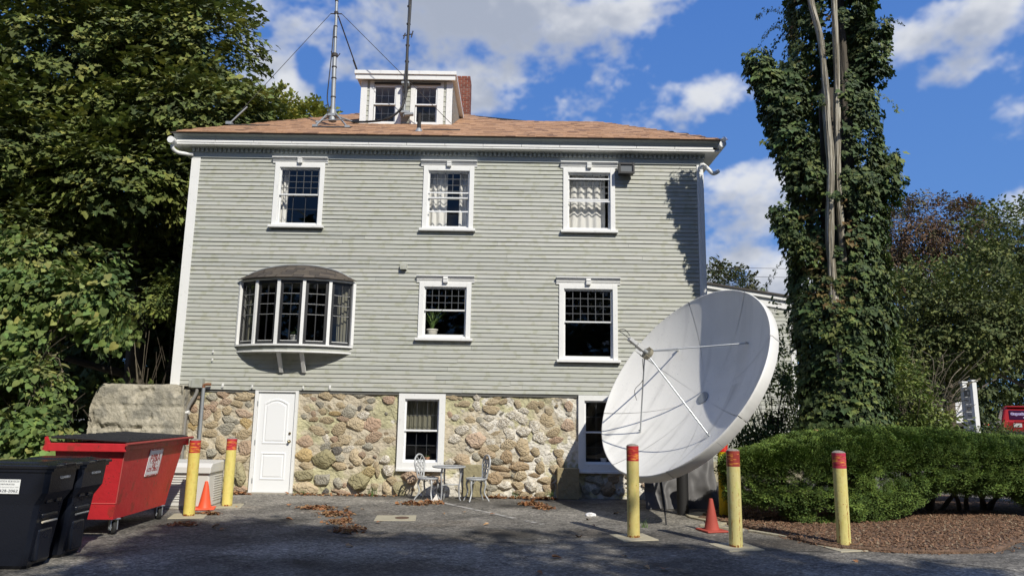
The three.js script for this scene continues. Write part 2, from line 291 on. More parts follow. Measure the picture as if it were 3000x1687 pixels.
// side gutters with their elbows
part('side_gutter', [bar([HX1 + 0.33, 7.38, 0.42], [HX1 + 0.33, 7.4, -8], 0.075, 0.075, 10), bar([HX1 + 0.33, 7.44, 0.43], [HX1 + 0.38, 7.52, 0.36], 0.06, 0.05, 8)], M.white, house);
part('side_gutter', [bar([HX0 - 0.33, 7.3, 0.42], [HX0 - 0.33, 7.34, -8], 0.075, 0.075, 10)], M.white, house);
part('downspout', [bx(HX1 - 0.105, HX1 - 0.025, 2.2, 6.96, 0.04, 0.1), bx(HX1 - 0.112, HX1 - 0.018, 4.52, 4.56, 0.038, 0.106)], M.white, house);
part('downspout', [tube([[HX1 - 0.065, 6.94, 0.07], [HX1 - 0.04, 7.03, 0.08], [HX1 + 0.1, 6.93, 0.07], [HX1 + 0.2, 6.84, 0.07], [HX1 + 0.27, 6.86, 0.07], [HX1 + 0.32, 6.9, 0.05]], 0.045, 24, 10)], M.white, house);
part('downspout', [tube([[HX0 - 0.33, 7.28, 0.3], [HX0 - 0.34, 7.16, 0.28], [HX0 - 0.28, 7.1, 0.2], [HX0 - 0.1, 7.1, 0.08], [HX0 + 0.02, 7.1, 0.05]], 0.04, 20, 10)], M.white, house);

// ---------- roof ----------
const ridge = [[HX0 - 0.38, ROOFZ], [-5.85, -4.05], [-5.0, -6.9], [-1.81, -7.32], [-0.36, -4.31], [2.4, -4.45], [HX1 + 0.36, ROOFZ]]; // outline of the front slope in x, z
{
  const zb = -14.64, F = ridge.map(([x, z]) => [x, roofY(z), z]), B = F.map(([x, y, z]) => [x, y, zb - z]);
  const faces = [[0, 1, 2, 3, 4, 5, 6].reverse()]; const pts = [...F, ...B], n = F.length;
  faces.push([7, 8, 9, 10, 11, 12, 13]);
  for (let i = 0; i + 1 < n; i++) if (i !== 2) faces.push([i, i + 1, n + i + 1, n + i]);
  const deck = poly(pts, faces); deck.translate(0, -0.012, 0);
  M.roofDeck = mat(0.10, 0.075, 0.055, 0.95, { map: grainT });
  part('roof_deck', deck, M.roofDeck, house);
  part('drip_edge', bx(HX0 - 0.38, HX1 + 0.36, ROOFY - 0.03, ROOFY - 0.014, ROOFZ - 0.05, ROOFZ + 0.004), M.iron, house);
  // asphalt shingles, tab by tab
  const shT = tex(256, (u, v) => 0.62 + 0.5 * pnoise(u * 128, v * 128, 128, 2) + 0.2 * (pfbm(u, v, 8, 3, 4) - 0.5), 3);
  M.shingle = [[0.42, 0.235, 0.125], [0.50, 0.29, 0.16], [0.36, 0.20, 0.105], [0.24, 0.135, 0.08], [0.46, 0.27, 0.155]].map((c) => mat(...c, 0.95, { map: shT }));
  const r = rng(31), exp = 0.127, inPoly = (x, z) => { let c = false; for (let i = 0, j = ridge.length - 1; i < ridge.length; j = i++) { const [xi, zi] = ridge[i], [xj, zj] = ridge[j]; if ((zi > z) !== (zj > z) && x < (xj - xi) * (z - zi) / (zj - zi) + xi) c = !c; } return c; };
  const ang = Math.atan(SL), rest = M.shingle.map(() => []); let made = 0;
  const unit = (w, t) => bx(0, w - 0.004, 0, t, -exp * 1.3, 0);
  for (let row = 0; row < 66; row++) {
    const d = row * exp, z = ROOFZ + 0.02 - d * Math.cos(ang), y = ROOFY + d * Math.sin(ang) - 0.01;
    let x = HX0 - 0.38 + (row % 2) * -0.12 - r() * 0.2;
    while (x < HX1 + 0.4) {
      const w = 0.12 + r() * 0.2, zm = z - 0.06;
      if (inPoly(clamp(x + w / 2, HX0 - 0.37, HX1 + 0.35), Math.min(zm, ROOFZ - 0.02)) && !(x > -4.0 && x + w < -1.7 && z < -2.7 && z > -5)) {
        const k = Math.floor(Math.pow(r(), 1.3) * 5), g = unit(w, 0.007 + r() * 0.008);
        const xx = Math.max(x, HX0 - 0.38);
        if (made < 292) { const m = part('shingle', g, M.shingle[k], house); m.position.set(xx, y, z); m.rotation.x = ang; made++; }
        else rest[k].push(g.rotateX(ang).translate(xx, y, z));
      }
      x += w;
    }
  }
  rest.forEach((l, k) => { if (l.length) part('upper_shingles', l, M.shingle[k], house).userData.kind = 'stuff'; });
}

// ---------- window builder ----------
const paneG = new THREE.PlaneGeometry(1, 1);
function panes(parent, x0, x1, y0, y1, z, cols, rows, r, m = M.glass, tilt = 0.012, name = 'pane') {
  for (let i = 0; i < cols; i++) for (let j = 0; j < rows; j++) {
    const w = (x1 - x0) / cols, h = (y1 - y0) / rows, p = part(name, paneG, m, parent);
    p.position.set(x0 + w * (i + 0.5), y0 + h * (j + 0.5), z); p.scale.set(w, h, 1); p.rotation.set((r() - 0.5) * tilt, (r() - 0.5) * tilt, 0);
  }
}
function frame(x0, x1, y0, y1, z0, z1, w, wb = w, wt = w) { return [rbx(x0, x0 + w, y0, y1, z0, z1, 0.003), rbx(x1 - w, x1, y0, y1, z0, z1, 0.003), rbx(x0 + w, x1 - w, y0, y0 + wb, z0, z1 - 0.002, 0.003), rbx(x0 + w, x1 - w, y1 - wt, y1, z0, z1 - 0.002, 0.003)]; }
function cames(x0, x1, y0, y1, z, cols, rows, t, d = 0.008) { const l = []; for (let i = 1; i < cols; i++) { const x = mix(x0, x1, i / cols); l.push(bx(x - t, x + t, y0, y1, z - d, z + d)); } for (let j = 1; j < rows; j++) { const y = mix(y0, y1, j / rows); l.push(bx(x0, x1, y - t, y + t, z - d + 0.001, z + d - 0.001)); } return l; }
const crownProfile = [[0, 0], [0.04, 0], [0.045, 0.03], [0.06, 0.045], [0.062, 0.065], [0.09, 0.09], [0.095, 0.105], [0.115, 0.108], [0.115, 0.127], [0, 0.127]];
const wr = rng(9);
for (const w of WINS) {
  const o = sub('window', house), cw = 0.1, ix0 = w.x0 + cw, ix1 = w.x1 - cw, iy0 = w.y0 + 0.035, iy1 = w.y1 - cw + 0.005, mid = (iy0 + iy1) / 2 + 0.02;
  part('casing', rbx(w.x0, ix0, w.y0, w.y1, 0.001, 0.05, 0.005), M.white, o);
  part('casing', rbx(ix1, w.x1, w.y0, w.y1, 0.001, 0.05, 0.005), M.white, o);
  part('casing', rbx(ix0, ix1, iy1, w.y1, 0.001, 0.048, 0.005), M.white, o);
  part('jamb', [bx(ix0 - 0.008, ix0 + 0.006, iy0, iy1, -0.158, 0.03), bx(ix1 - 0.006, ix1 + 0.008, iy0, iy1, -0.158, 0.03), bx(ix0, ix1, iy1 - 0.006, iy1 + 0.008, -0.157, 0.03)], M.white, o);
  part('sill', [rbx(w.x0 - 0.05, w.x1 + 0.05, w.y0 - 0.055, w.y0, 0.0, 0.115, 0.006), bx(ix0 - 0.01, ix1 + 0.01, w.y0, iy0, -0.158, 0.03)], M.white, o);
  const ch = w.crown - w.y1, len = w.x1 - w.x0 + 0.12;
  part('crown', prism(crownProfile.map(([z, y]) => [z, y * ch / 0.127]), len).rotateY(-Math.PI / 2).translate(w.x1 + 0.06, w.y1, 0.001), M.white, o);
  const cx = (w.x0 + w.x1) / 2;
  part('keystone', [rbx(cx - 0.05, cx + 0.05, w.y1 - 0.012, w.crown - 0.025, 0.05, 0.108, 0.008), bar([cx - 0.045, w.y1 + 0.03, 0.1], [cx + 0.045, w.y1 + 0.03, 0.1], 0.014), bar([cx - 0.045, w.y1 + 0.075, 0.106], [cx + 0.045, w.y1 + 0.075, 0.106], 0.014)], M.white, o);
  // upper sash with its grid of small lights, lower sash of one
  part('sash', frame(ix0 + 0.004, ix1 - 0.004, mid, iy1 - 0.005, -0.05, -0.01, 0.032, 0.03, 0.03), M.sash, o);
  part('sash', frame(ix0 + 0.004, ix1 - 0.004, iy0, mid + 0.034, -0.095, -0.055, 0.034, 0.05, 0.034), M.sash, o);
  const gx0 = ix0 + 0.035, gx1 = ix1 - 0.035;
  part('cames', cames(gx0, gx1, mid + 0.03, iy1 - 0.035, -0.03, w.cols, w.rows, 0.0065), M.lead, o);
  panes(o, gx0, gx1, mid + 0.03, iy1 - 0.035, -0.031, w.cols, w.rows, wr, M.glass, 0.02);
  panes(o, gx0, gx1, iy0 + 0.05, mid + 0.002, -0.075, 1, 1, wr);
  if (w.low) part('cames', cames(gx0, gx1, iy0 + 0.05, mid, -0.07, 3, 2, 0.003), M.lead, o);
  // storm frame outside
  part('storm_frame', frame(ix0 - 0.002, ix1 + 0.002, iy0 - 0.004, iy1 + 0.002, 0.004, 0.018, 0.014), M.vinyl, o);
  for (const b of w.bars ?? []) part('storm_rail', rbx(ix0 + 0.012, ix1 - 0.012, mix(iy0, iy1, b) - 0.014, mix(iy0, iy1, b) + 0.014, 0.002, 0.016, 0.003), M.vinyl, o);
}
for (const w of BASE) {
  const o = sub('basement_window', house), c = 0.125, z1 = 0.05;
  part('casing', frame(w.x0, w.x1, w.y0, w.y1, -0.02, z1, c, 0.13, 0.11), M.white, o);
  part('sill', rbx(w.x0 - 0.005, w.x1 + 0.005, w.y0 - 0.05, w.y0 - 0.001, -0.02, z1 + 0.03, 0.006), M.white, o);
  const ix0 = w.x0 + c, ix1 = w.x1 - c, iy0 = w.y0 + 0.13, iy1 = w.y1 - 0.11, mid = (iy0 + iy1) / 2 - 0.02;
  part('jamb', [bx(ix0 - 0.01, ix0 + 0.004, iy0, iy1, -0.2, 0.02), bx(ix1 - 0.004, ix1 + 0.01, iy0, iy1, -0.2, 0.02), bx(ix0, ix1, iy1 - 0.004, iy1 + 0.01, -0.2, 0.02), bx(ix0, ix1, iy0 - 0.01, iy0 + 0.004, -0.2, 0.02)], M.vinyl, o);
  part('sash', frame(ix0 + 0.003, ix1 - 0.003, mid, iy1 - 0.003, -0.05, -0.012, 0.03, 0.034, 0.03), M.vinyl, o);
  part('sash', frame(ix0 + 0.003, ix1 - 0.003, iy0, mid + 0.03, -0.09, -0.052, 0.032, 0.04, 0.034), M.vinyl, o);
  part('muntin', cames(ix0 + 0.03, ix1 - 0.03, mid + 0.03, iy1 - 0.03, -0.042, 3, 2, 0.004, 0.003), M.lead, o);
  part('muntin', cames(ix0 + 0.03, ix1 - 0.03, iy0 + 0.04, mid, -0.082, 3, 2, 0.004, 0.003), M.lead, o);
  panes(o, ix0 + 0.03, ix1 - 0.03, mid + 0.03, iy1 - 0.03, -0.032, 1, 1, wr);
  panes(o, ix0 + 0.03, ix1 - 0.03, iy0 + 0.04, mid, -0.072, 1, 1, wr);
}
// ---------- bow window ----------
{
  const o = sub('bow_window', house), cx = (BAY.x0 + BAY.x1) / 2, half = (BAY.x1 - BAY.x0) / 2, s = BAY.sag, R = (half * half + s * s) / (2 * s), cz = s - R, a0 = Math.asin(half / R);
  const at = (k, rr = R) => { const a = mix(-a0, a0, k / 5); return [cx + Math.sin(a) * rr, cz + Math.cos(a) * rr]; };
  const y0 = BAY.y0 + 0.03, y1 = BAY.y1 - 0.04;
  for (let k = 0; k <= 5; k++) { const [x, z] = at(k), a = mix(-a0, a0, k / 5), g = rbx(-0.032, 0.032, y0, y1, -0.05, 0.03, 0.005).rotateY(a).translate(x, 0, Math.max(z, 0.03)); part('post', g, M.white, o); }
  for (let k = 0; k < 5; k++) {
    const [xa, za] = at(k), [xb, zb] = at(k + 1), w = Math.hypot(xb - xa, zb - za), sashO = sub('casement', o); sashO.position.set((xa + xb) / 2, 0, Math.max((za + zb) / 2, 0.03)); sashO.rotation.y = Math.atan2(-(zb - za), xb - xa);
    const g0 = -w / 2 + 0.034, g1 = w / 2 - 0.034, j0 = g0 + 0.055, j1 = g1 - 0.055, k0 = y0 + 0.07, k1 = y1 - 0.06, h = (k1 - k0), cut = [0.46, 0.64, 0.82];
    const list = [...frame(g0, g1, y0 + 0.006, y1 - 0.004, -0.035, 0.0, 0.055, 0.062, 0.055), bx(-0.009, 0.009, k0, k1, -0.03, -0.008), ...cut.map((c) => bx(j0, j1, k0 + h * c - 0.008, k0 + h * c + 0.008, -0.029, -0.009))];
    part('frame', list, M.blackSash, sashO);
    part('putty', [...cut.map((c) => bx(j0, j1, k0 + h * c - 0.0095, k0 + h * c - 0.0065, -0.008, -0.006)), bx(j0, j1, k0 - 0.006, k0 + 0.005, -0.008, -0.002)], M.white, sashO);
    let last = 0; for (const c of [...cut, 1]) { for (const [p, q] of [[j0, 0], [0, j1]]) { const m = part('pane', paneG, M.glass, sashO); m.position.set((p + q) / 2, k0 + h * (last + c) / 2, -0.02); m.scale.set(q - p, h * (c - last), 1); m.rotation.set((wr() - 0.5) * 0.02, (wr() - 0.5) * 0.02, 0); } last = c; }
    sashO.updateMatrix(); for (const ch of [...sashO.children]) { ch.updateMatrix(); ch.applyMatrix4(sashO.matrix); if (ch.name === 'frame') ch.name = 'casement'; o.add(ch); } o.remove(sashO);
  }
  const arc = (rr, n = 5) => { const l = []; for (let i = 0; i <= n; i++) l.push(at(i * 5 / n, rr)); return l; };
  const slab = (rr, ya, yb) => { const l = arc(rr, 10).map(([x, z]) => [x, Math.max(0.002, z)]); const ends = [[l[0][0], 0.002], ...l, [l[10][0], 0.002]]; return metric(prism(ends.map(([x, z]) => [x, -z]), yb - ya).rotateX(-Math.PI / 2).translate(0, ya, 0)); };
  part('head_board', slab(R + 0.03, y1, BAY.y1 - 0.005), M.white, o);
  part('seat_board', slab(R + 0.05, BAY.y0 - 0.005, y0), M.white, o);
  part('apron', slab(R - 0.01, BAY.y0 - 0.1, BAY.y0 - 0.006), M.clap[3], o);
  part('bottom_board', slab(R + 0.015, BAY.y0 - 0.13, BAY.y0 - 0.101), M.white, o);
  for (const x of [-4.77, -4.3]) part('bracket', prism([[0.02, 2.42], [0.07, 2.42], [0.36, 2.82], [0.29, 2.82]].map(([z, y]) => [z, y]), 0.075).rotateY(-Math.PI / 2).translate(x + 0.04, 0, 0), M.white, o);
  // curved roof in courses of shingles
  part('bow_roof', metric(roofFan(0)), mat(0.07, 0.06, 0.055, 0.95), o);
  function roofFan(lift) { const pos = [], L = arc(R + 0.09, 10).map(([x, z]) => [x, BAY.y1 + lift, Math.max(z, 0.03)]), T = arc(R, 10).map(([x]) => { const q = (x - cx) / (half + 0.06); return [cx + (x - cx) * 0.93, BAY.y1 + 0.02 + 0.315 * Math.pow(Math.max(0, 1 - Math.abs(q) ** 2.2), 0.8) + lift, 0.035]; }); for (let i = 0; i < 10; i++) pos.push(...L[i], ...L[i + 1], ...T[i + 1], ...L[i], ...T[i + 1], ...T[i]); const g = new THREE.BufferGeometry(); g.setAttribute('position', new THREE.Float32BufferAttribute(pos, 3)); g.computeVertexNormals(); return g; }
  const pt = (u, v) => { const a = mix(-a0, a0, u), x0 = cx + Math.sin(a) * (R + 0.1), z0 = Math.max(cz + Math.cos(a) * (R + 0.1), 0.03), xs = cx + Math.sin(a) * R, q = (xs - cx) / (half + 0.06), x1 = cx + (xs - cx) * 0.93, yT = BAY.y1 + 0.02 + 0.315 * Math.pow(Math.max(0, 1 - Math.abs(q) ** 2.2), 0.8); return V(mix(x0, x1, v), mix(BAY.y1, yT, v), mix(z0, 0.035, v)); };
  const cols = [[0.085, 0.072, 0.06], [0.105, 0.088, 0.07], [0.07, 0.06, 0.052], [0.12, 0.10, 0.08]].map((c) => mat(...c, 0.95, { map: grainT }));
  for (let row = 0; row < 5; row++) { let u = 0; while (u < 0.995) { const w = 0.07 + wr() * 0.06, u1 = Math.min(1, u + w), v0 = row / 5 - 0.01, v1 = row / 5 + 0.24, A = pt(u + 0.003, v0), B = pt(u1 - 0.003, v0), Cc = pt(u1 - 0.003, Math.min(1, v1)), Dd = pt(u + 0.003, Math.min(1, v1)), up = 0.012 + wr() * 0.008; A.y += up; B.y += up; Cc.y += 0.004; Dd.y += 0.004; const P = [A, B, Cc, Dd].map((q) => q.toArray()), Q = [A, B].map((q) => [q.x, q.y - 0.014, q.z]); part('shingle', poly([...P, ...Q], [[0, 1, 2, 3], [4, 5, 1, 0]]), cols[Math.floor(wr() * 4)], o); u = u1; } }
  part('flashing', tube(Array.from({ length: 11 }, (_, i) => { const p = pt(i / 10, 1); return [p.x, p.y + 0.012, 0.035]; }), 0.014, 30, 6), M.galv, o);
}
// ---------- basement of fieldstone ----------
const STONES = '-5.96 1.97 20 14 p,-5.56 1.98 39 14 t,-6.17 1.91 23 19 g,-5.91 1.81 20 15 p,-5.52 1.89 31 10 t,-6.13 1.77 16 9 p,-5.66 1.76 19 11 t,-5.42 1.76 15 10 g,-6.19 1.70 23 12 p,-6.11 1.65 12 10 p,-6.53 1.66 14 14 p,-5.89 1.64 18 15 t,-5.54 1.60 34 14 p,-6.06 1.54 14 19 t,-6.30 1.55 19 16 p,-5.84 1.47 25 13 g,-6.52 1.46 19 21 t,-6.13 1.35 27 15 t,-5.42 1.39 23 21 y,-5.86 1.28 30 19 g,-6.53 1.31 19 14 y,-6.14 1.15 25 14 t,-5.49 1.16 27 21 t,-5.92 0.94 23 27 t,-5.44 0.92 29 29 p,-6.12 0.80 19 16 g,-5.68 0.67 76 19 t,-5.99 0.33 31 37 o,-5.49 0.38 27 39 o,-5.47 0.09 25 14 p,-5.94 0.06 35 12 o,-4.24 1.98 21 10 t,-4.09 1.90 10 7 p,-3.84 1.95 23 16 t,-3.56 1.97 23 16 t,-3.15 2.01 21 10 g,-4.21 1.70 16 12 t,-3.94 1.79 14 12 g,-3.55 1.77 23 10 t,-3.34 1.67 25 21 g,-3.89 1.64 19 9 t,-4.07 1.59 12 9 p,-3.63 1.61 21 9 y,-3.14 1.72 8 8 d,-3.08 1.58 23 14 w,-3.43 1.49 23 9 p,-3.80 1.47 23 16 t,-3.18 1.37 30 23 t,-3.54 1.31 23 21 t,-2.83 1.40 34 27 p,-3.96 1.25 37 12 t,-4.18 1.03 34 25 p,-3.78 1.09 15 14 w,-3.40 1.10 27 16 t,-3.61 1.09 12 10 p,-2.82 1.15 27 21 p,-3.08 1.04 21 11 t,-3.57 0.98 21 10 t,-3.78 0.94 21 14 g,-3.32 0.90 19 12 w,-4.18 0.77 34 25 y,-3.57 0.88 19 16 d,-3.80 0.72 37 29 o,-3.17 0.73 25 25 t,-3.50 0.70 21 14 g,-4.16 0.55 27 11 t,-3.48 0.56 33 12 t,-4.13 0.38 33 23 o,-3.77 0.29 27 25 g,-3.48 0.22 19 16 g,-3.12 0.28 39 29 o,-2.89 0.45 23 23 y,-2.71 0.50 12 23 t,-4.09 0.09 49 23 t,-3.37 0.03 41 10 p,-2.48 0.50 23 19 w,-2.50 0.12 19 23 t,-2.24 0.08 29 23 o,-2.11 0.39 19 21 p,-2.54 0.70 21 16 w,-3.03 0.79 12 10 p,-3.35 0.18 10 10 p,-3.73 0.04 12 12 d,-2.04 0.39 27 25 p,-1.23 1.97 21 12 t,-0.72 1.98 16 10 w,-0.72 1.81 19 16 w,-0.30 1.98 16 8 t,-0.37 1.90 31 14 t,0.13 1.85 16 12 t,-0.43 1.74 35 14 t,-1.14 1.57 16 12 w,-0.46 1.56 23 10 w,-0.01 1.64 25 16 w,-0.18 1.46 23 23 w,-0.48 1.41 25 14 w,-1.01 1.33 21 16 w,0.26 1.71 19 10 w,0.48 1.41 23 23 w,0.20 1.53 23 16 w,0.77 1.72 16 12 t,0.73 1.52 31 23 t,-0.04 1.25 27 16 w,-0.30 1.26 19 10 t,0.22 1.31 27 16 w,-0.78 1.14 37 27 p,-0.42 1.08 27 12 w,-0.40 0.98 23 12 t,-0.07 1.03 25 23 t,0.23 0.98 31 25 t,-1.13 1.13 23 16 w,0.59 1.16 23 21 w,0.85 1.30 23 14 t,-0.50 0.86 35 19 b,-0.07 0.79 21 23 b,-0.82 0.94 19 14 w,0.33 0.76 23 12 t,0.49 0.90 19 12 t,-0.99 0.70 35 19 b,-0.71 0.78 16 12 g,0.21 0.60 35 16 b,-0.21 0.57 31 8 b,-0.31 0.69 25 16 g,0.61 0.59 16 23 t,0.89 0.57 19 16 t,0.91 1.14 25 14 p,1.17 1.44 23 21 p,1.15 1.84 16 19 p,1.19 1.68 12 10 w,0.97 0.89 21 14 t,1.01 0.71 16 16 b,-0.36 0.38 31 21 b,-0.13 0.44 31 10 b,0.73 0.34 27 12 t,0.47 0.44 19 8 b,0.21 0.43 23 19 t,-0.10 0.23 29 16 w,0.18 0.23 23 16 t,0.42 0.24 25 19 w,0.14 0.10 16 10 b,-0.38 0.19 27 12 g,0.74 0.17 21 16 b,0.83 0.17 8 23 b,0.62 0.07 19 10 t,-0.22 0.03 21 10 w,0.32 0.04 21 10 t,-0.42 0.05 12 12 g,1.51 0.18 19 16 g,1.77 0.35 23 16 g,1.97 0.20 23 23 b,1.61 0.37 16 12 g,1.73 0.16 14 12 g,2.11 0.38 19 16 b,1.53 0.00 19 8 g'.split(',').map((s) => s.split(' '));
{
  const X0 = -6.72, X1 = HX1, opening = (x, y, m = 0) => BASE.some((w) => x > w.x0 + m && x < w.x1 - m && y > w.y0 + m && y < w.y1 - m) || (x > DOOR.x0 + m && x < DOOR.x1 - m && y < DOOR.y1);
  const nx = 460, ny = 88, pos = [], uv = [], idx = [];
  for (let j = 0; j <= ny; j++) for (let i = 0; i <= nx; i++) { const x = mix(X0, X1, i / nx), y = mix(-0.05, 2.1, j / ny); const near = opening(x, y, -0.05); pos.push(x, y, near ? -0.02 : -0.03 + (fbm3(x * 5, y * 5, 3, 4) - 0.5) * 0.07 + 0.03 * sstep(0.6, 0, y)); uv.push((x - X0) / (X1 - X0), y / 2.1); }
  for (let j = 0; j < ny; j++) for (let i = 0; i < nx; i++) { const x = mix(X0, X1, (i + 0.5) / nx), y = mix(-0.05, 2.1, (j + 0.5) / ny); if (opening(x, y, 0.035)) continue; const a = j * (nx + 1) + i, b = a + 1, c = a + nx + 1, d = c + 1; idx.push(a, b, d, a, d, c); }
  const g = new THREE.BufferGeometry(); g.setAttribute('position', new THREE.Float32BufferAttribute(pos, 3)); g.setAttribute('uv', new THREE.Float32BufferAttribute(uv, 2)); g.setIndex(idx); g.computeVertexNormals();
  // lime mortar: buff, green with algae in blotches, and flaking whitewash
  const W = 1024, H = 256, d = new Uint8Array(W * H * 4);
  const whiteAt = (x, y) => { const n = fbm3(x * 2.2, y * 2.2, 5, 5), f = fbm3(x * 11, y * 11, 9, 3); const zone = Math.max(sstep(-2.9, -1.6, x) * sstep(0.75, 0.25, y), sstep(-1.4, -0.6, x) * sstep(1.75, 1.0, y) * 0.8, sstep(-1.5, -1.2, x) * 0.62, Math.exp(-(((x + 0.78) / 0.13) ** 2)) * 0.95, Math.exp(-(((x - 1.17) / 0.1) ** 2)) * 0.9, Math.exp(-(((x + 2.45) / 0.14) ** 2)) * 0.7); return sstep(0.48, 0.6, zone * 0.62 + (n - 0.5) * 0.9 + (f - 0.5) * 0.5); };
  for (let j = 0; j < H; j++) for (let i = 0; i < W; i++) {
    const x = mix(X0, X1, i / W), y = 2.1 * j / H, n = fbm3(x * 3, y * 3, 1, 5), f = fbm3(x * 18, y * 18, 4, 3), moss = sstep(0.5, 0.64, fbm3(x * 1.6 + 20, y * 2.6, 2, 4)), wh = whiteAt(x, y), k = 0.72 + n * 0.45 + (f - 0.5) * 0.35;
    const c = [mix(0.53, 0.48, moss) * k, mix(0.465, 0.45, moss) * k, mix(0.345, 0.275, moss) * k], o = (j * W + i) * 4;
    for (let q = 0; q < 3; q++) d[o + q] = clamp(toS(mix(c[q], [0.70, 0.66, 0.57][q] * (0.8 + 0.3 * f), wh))) * 255; d[o + 3] = 255;
  }
  const t = new THREE.DataTexture(d, W, H); t.colorSpace = THREE.SRGBColorSpace; t.magFilter = THREE.LinearFilter; t.needsUpdate = true;
  const bt = bumpT.clone(); bt.repeat.set(16, 4);
  const wall = part('foundation_wall', g, mat(1, 1, 1, 0.95, { map: t, bumpMap: bt, bumpScale: 0.025 }), house);
  part('backing', [bx(X0 + 0.01, DOOR.x0 + 0.02, 0, 2.09, -0.4, -0.09), bx(DOOR.x1 - 0.02, BASE[0].x0 + 0.1, 0, 2.09, -0.4, -0.09), bx(BASE[0].x1 - 0.1, BASE[1].x0 + 0.1, 0, 2.09, -0.4, -0.09), bx(BASE[1].x1 - 0.1, X1, 0, 2.09, -0.4, -0.09), bx(BASE[0].x0 + 0.1, BASE[0].x1 - 0.1, 0, BASE[0].y0 + 0.1, -0.4, -0.09), bx(BASE[1].x0 + 0.1, BASE[1].x1 - 0.1, 0, BASE[1].y0 + 0.1, -0.4, -0.09)], M.dark, wall);
  // the stones
  const r = rng(404), rocks = [];
  for (let k = 0; k < 12; k++) {
    const q = mergeVertices(new THREE.IcosahedronGeometry(1, 5).deleteAttribute('uv').deleteAttribute('normal')), p = q.attributes.position, v = V(0, 0, 0), cuts = [];
    for (let c = 0; c < 11; c++) cuts.push([V(r() - 0.5, r() - 0.5, (r() - 0.25) * 0.8).normalize(), 0.5 + r() * 0.3]); cuts.push([V((r() - 0.5) * 0.5, (r() - 0.5) * 0.5 + 0.1, 1).normalize(), 0.5]);
    for (let i = 0; i < p.count; i++) {
      v.fromBufferAttribute(p, i);
      for (const [n, h] of cuts) { const e = v.dot(n) - h; if (e > 0) v.addScaledVector(n, -e * 0.95); }
      v.multiplyScalar(1.3 * (0.9 + 0.2 * fbm3(v.x * 2.2 + k * 9, v.y * 2.2, v.z * 2.2, 3) + 0.1 * (noise3(v.x * 6, v.y * 6, v.z * 6 + k) - 0.5) + 0.07 * (noise3(v.x * 15, v.y * 15, v.z * 15 + k) - 0.5))); p.setXYZ(i, v.x, v.y, v.z);
    }
    q.computeVertexNormals(); const u = new Float32Array(p.count * 2); for (let i = 0; i < p.count; i++) { u[i * 2] = p.getX(i) * 0.4 + p.getZ(i) * 0.13; u[i * 2 + 1] = p.getY(i) * 0.4 + p.getZ(i) * 0.17; } q.setAttribute('uv', new THREE.BufferAttribute(u, 2)); rocks.push(q);
  }
  const granite = tex(512, (u2, v2) => { const a = pnoise(u2 * 96, v2 * 96, 96, 1), b = pfbm(u2, v2, 7, 4, 3), s = pnoise(u2 * 190, v2 * 190, 190, 6); let k = 0.72 + 0.35 * a + 0.5 * b; if (s > 0.84) k *= 0.55; if (a > 0.87) k *= 1.35; return [k, k * (0.97 + 0.04 * b), k * (0.9 + 0.1 * b)]; }, 1);
  const limed = tex(512, (u2, v2) => { const a = pfbm(u2, v2, 9, 5, 2), s = pnoise(u2 * 120, v2 * 120, 120, 6), w = 0.35 + 0.65 * sstep(0.36, 0.6, a + (s - 0.5) * 0.2); const c = [0.46, 0.385, 0.27]; return c.map((q, i) => mix(q * (0.75 + 0.4 * s), [0.74, 0.69, 0.58][i] * (0.85 + 0.25 * s), w)); }, 1);
  const rm = (c, map = granite) => mat(...c, 0.93, { map, bumpMap: bumpT, bumpScale: 0.04 });
  const kinds = { p: [[0.50, 0.355, 0.25], [0.53, 0.40, 0.29], [0.45, 0.33, 0.23]], t: [[0.50, 0.40, 0.255], [0.54, 0.44, 0.29], [0.46, 0.37, 0.235]], g: [[0.36, 0.335, 0.27], [0.43, 0.40, 0.32]], y: [[0.52, 0.385, 0.19], [0.50, 0.40, 0.21]], o: [[0.32, 0.285, 0.16], [0.36, 0.32, 0.19]], d: [[0.17, 0.155, 0.135]], b: [[0.42, 0.31, 0.19], [0.45, 0.35, 0.23]], w: [[1, 1, 1]] };
  const mats = {}; for (const [k, l] of Object.entries(kinds)) mats[k] = l.map((c) => rm(c, k === 'w' ? limed : granite));
  const placed = [];
  const put = (x, y, w, h, c) => {
    const m = part('stone', rocks[Math.floor(r() * 12)], mats[c][Math.floor(r() * mats[c].length)], wall), s = Math.min(w, h), low = sstep(1.2, 0.2, y);
    m.scale.set(w / 2 * 1.1, h / 2 * 1.12, s * mix(0.22, 0.48, low) * (0.75 + r() * 0.6)); m.position.set(x, y, mix(-0.022, 0.0, low) + (r() - 0.5) * 0.02); m.rotation.z = (r() - 0.5) * 0.5; placed.push([x, y, Math.hypot(w, h) * 0.42]);
  };
  for (const [x, y, w, h, c] of STONES) { const X = +x; if (opening(X, +y, -0.02)) continue; put(X, Math.max(+y, +h / 230), w / 100, h / 100, c); }
  let tries = 0, extra = 0;
  while (tries++ < 6000 && extra < 120) {
    const x = mix(X0 + 0.06, 4.0, r()), y = 0.06 + r() * 1.92, w = 0.05 + r() * 0.13;
    if (opening(x, y, -w * 0.6) || placed.some(([a, b, q]) => Math.hypot(a - x, b - y) < q * 0.9 + w * 0.5)) continue;
    put(x, y, w * (1 + r() * 0.5), w * 0.8, x > -1.4 && r() < 0.5 ? 'w' : 'tpgtb'[Math.floor(r() * 5)]); extra++;
  }
  console.log('stones', placed.length);
  part('pier', rbx(0.93, 1.37, 0, 0.6, -0.05, 0.24, 0.015), mat(0.33, 0.27, 0.15, 0.95, { map: grainT, bumpMap: bumpT, bumpScale: 0.02 }), wall);
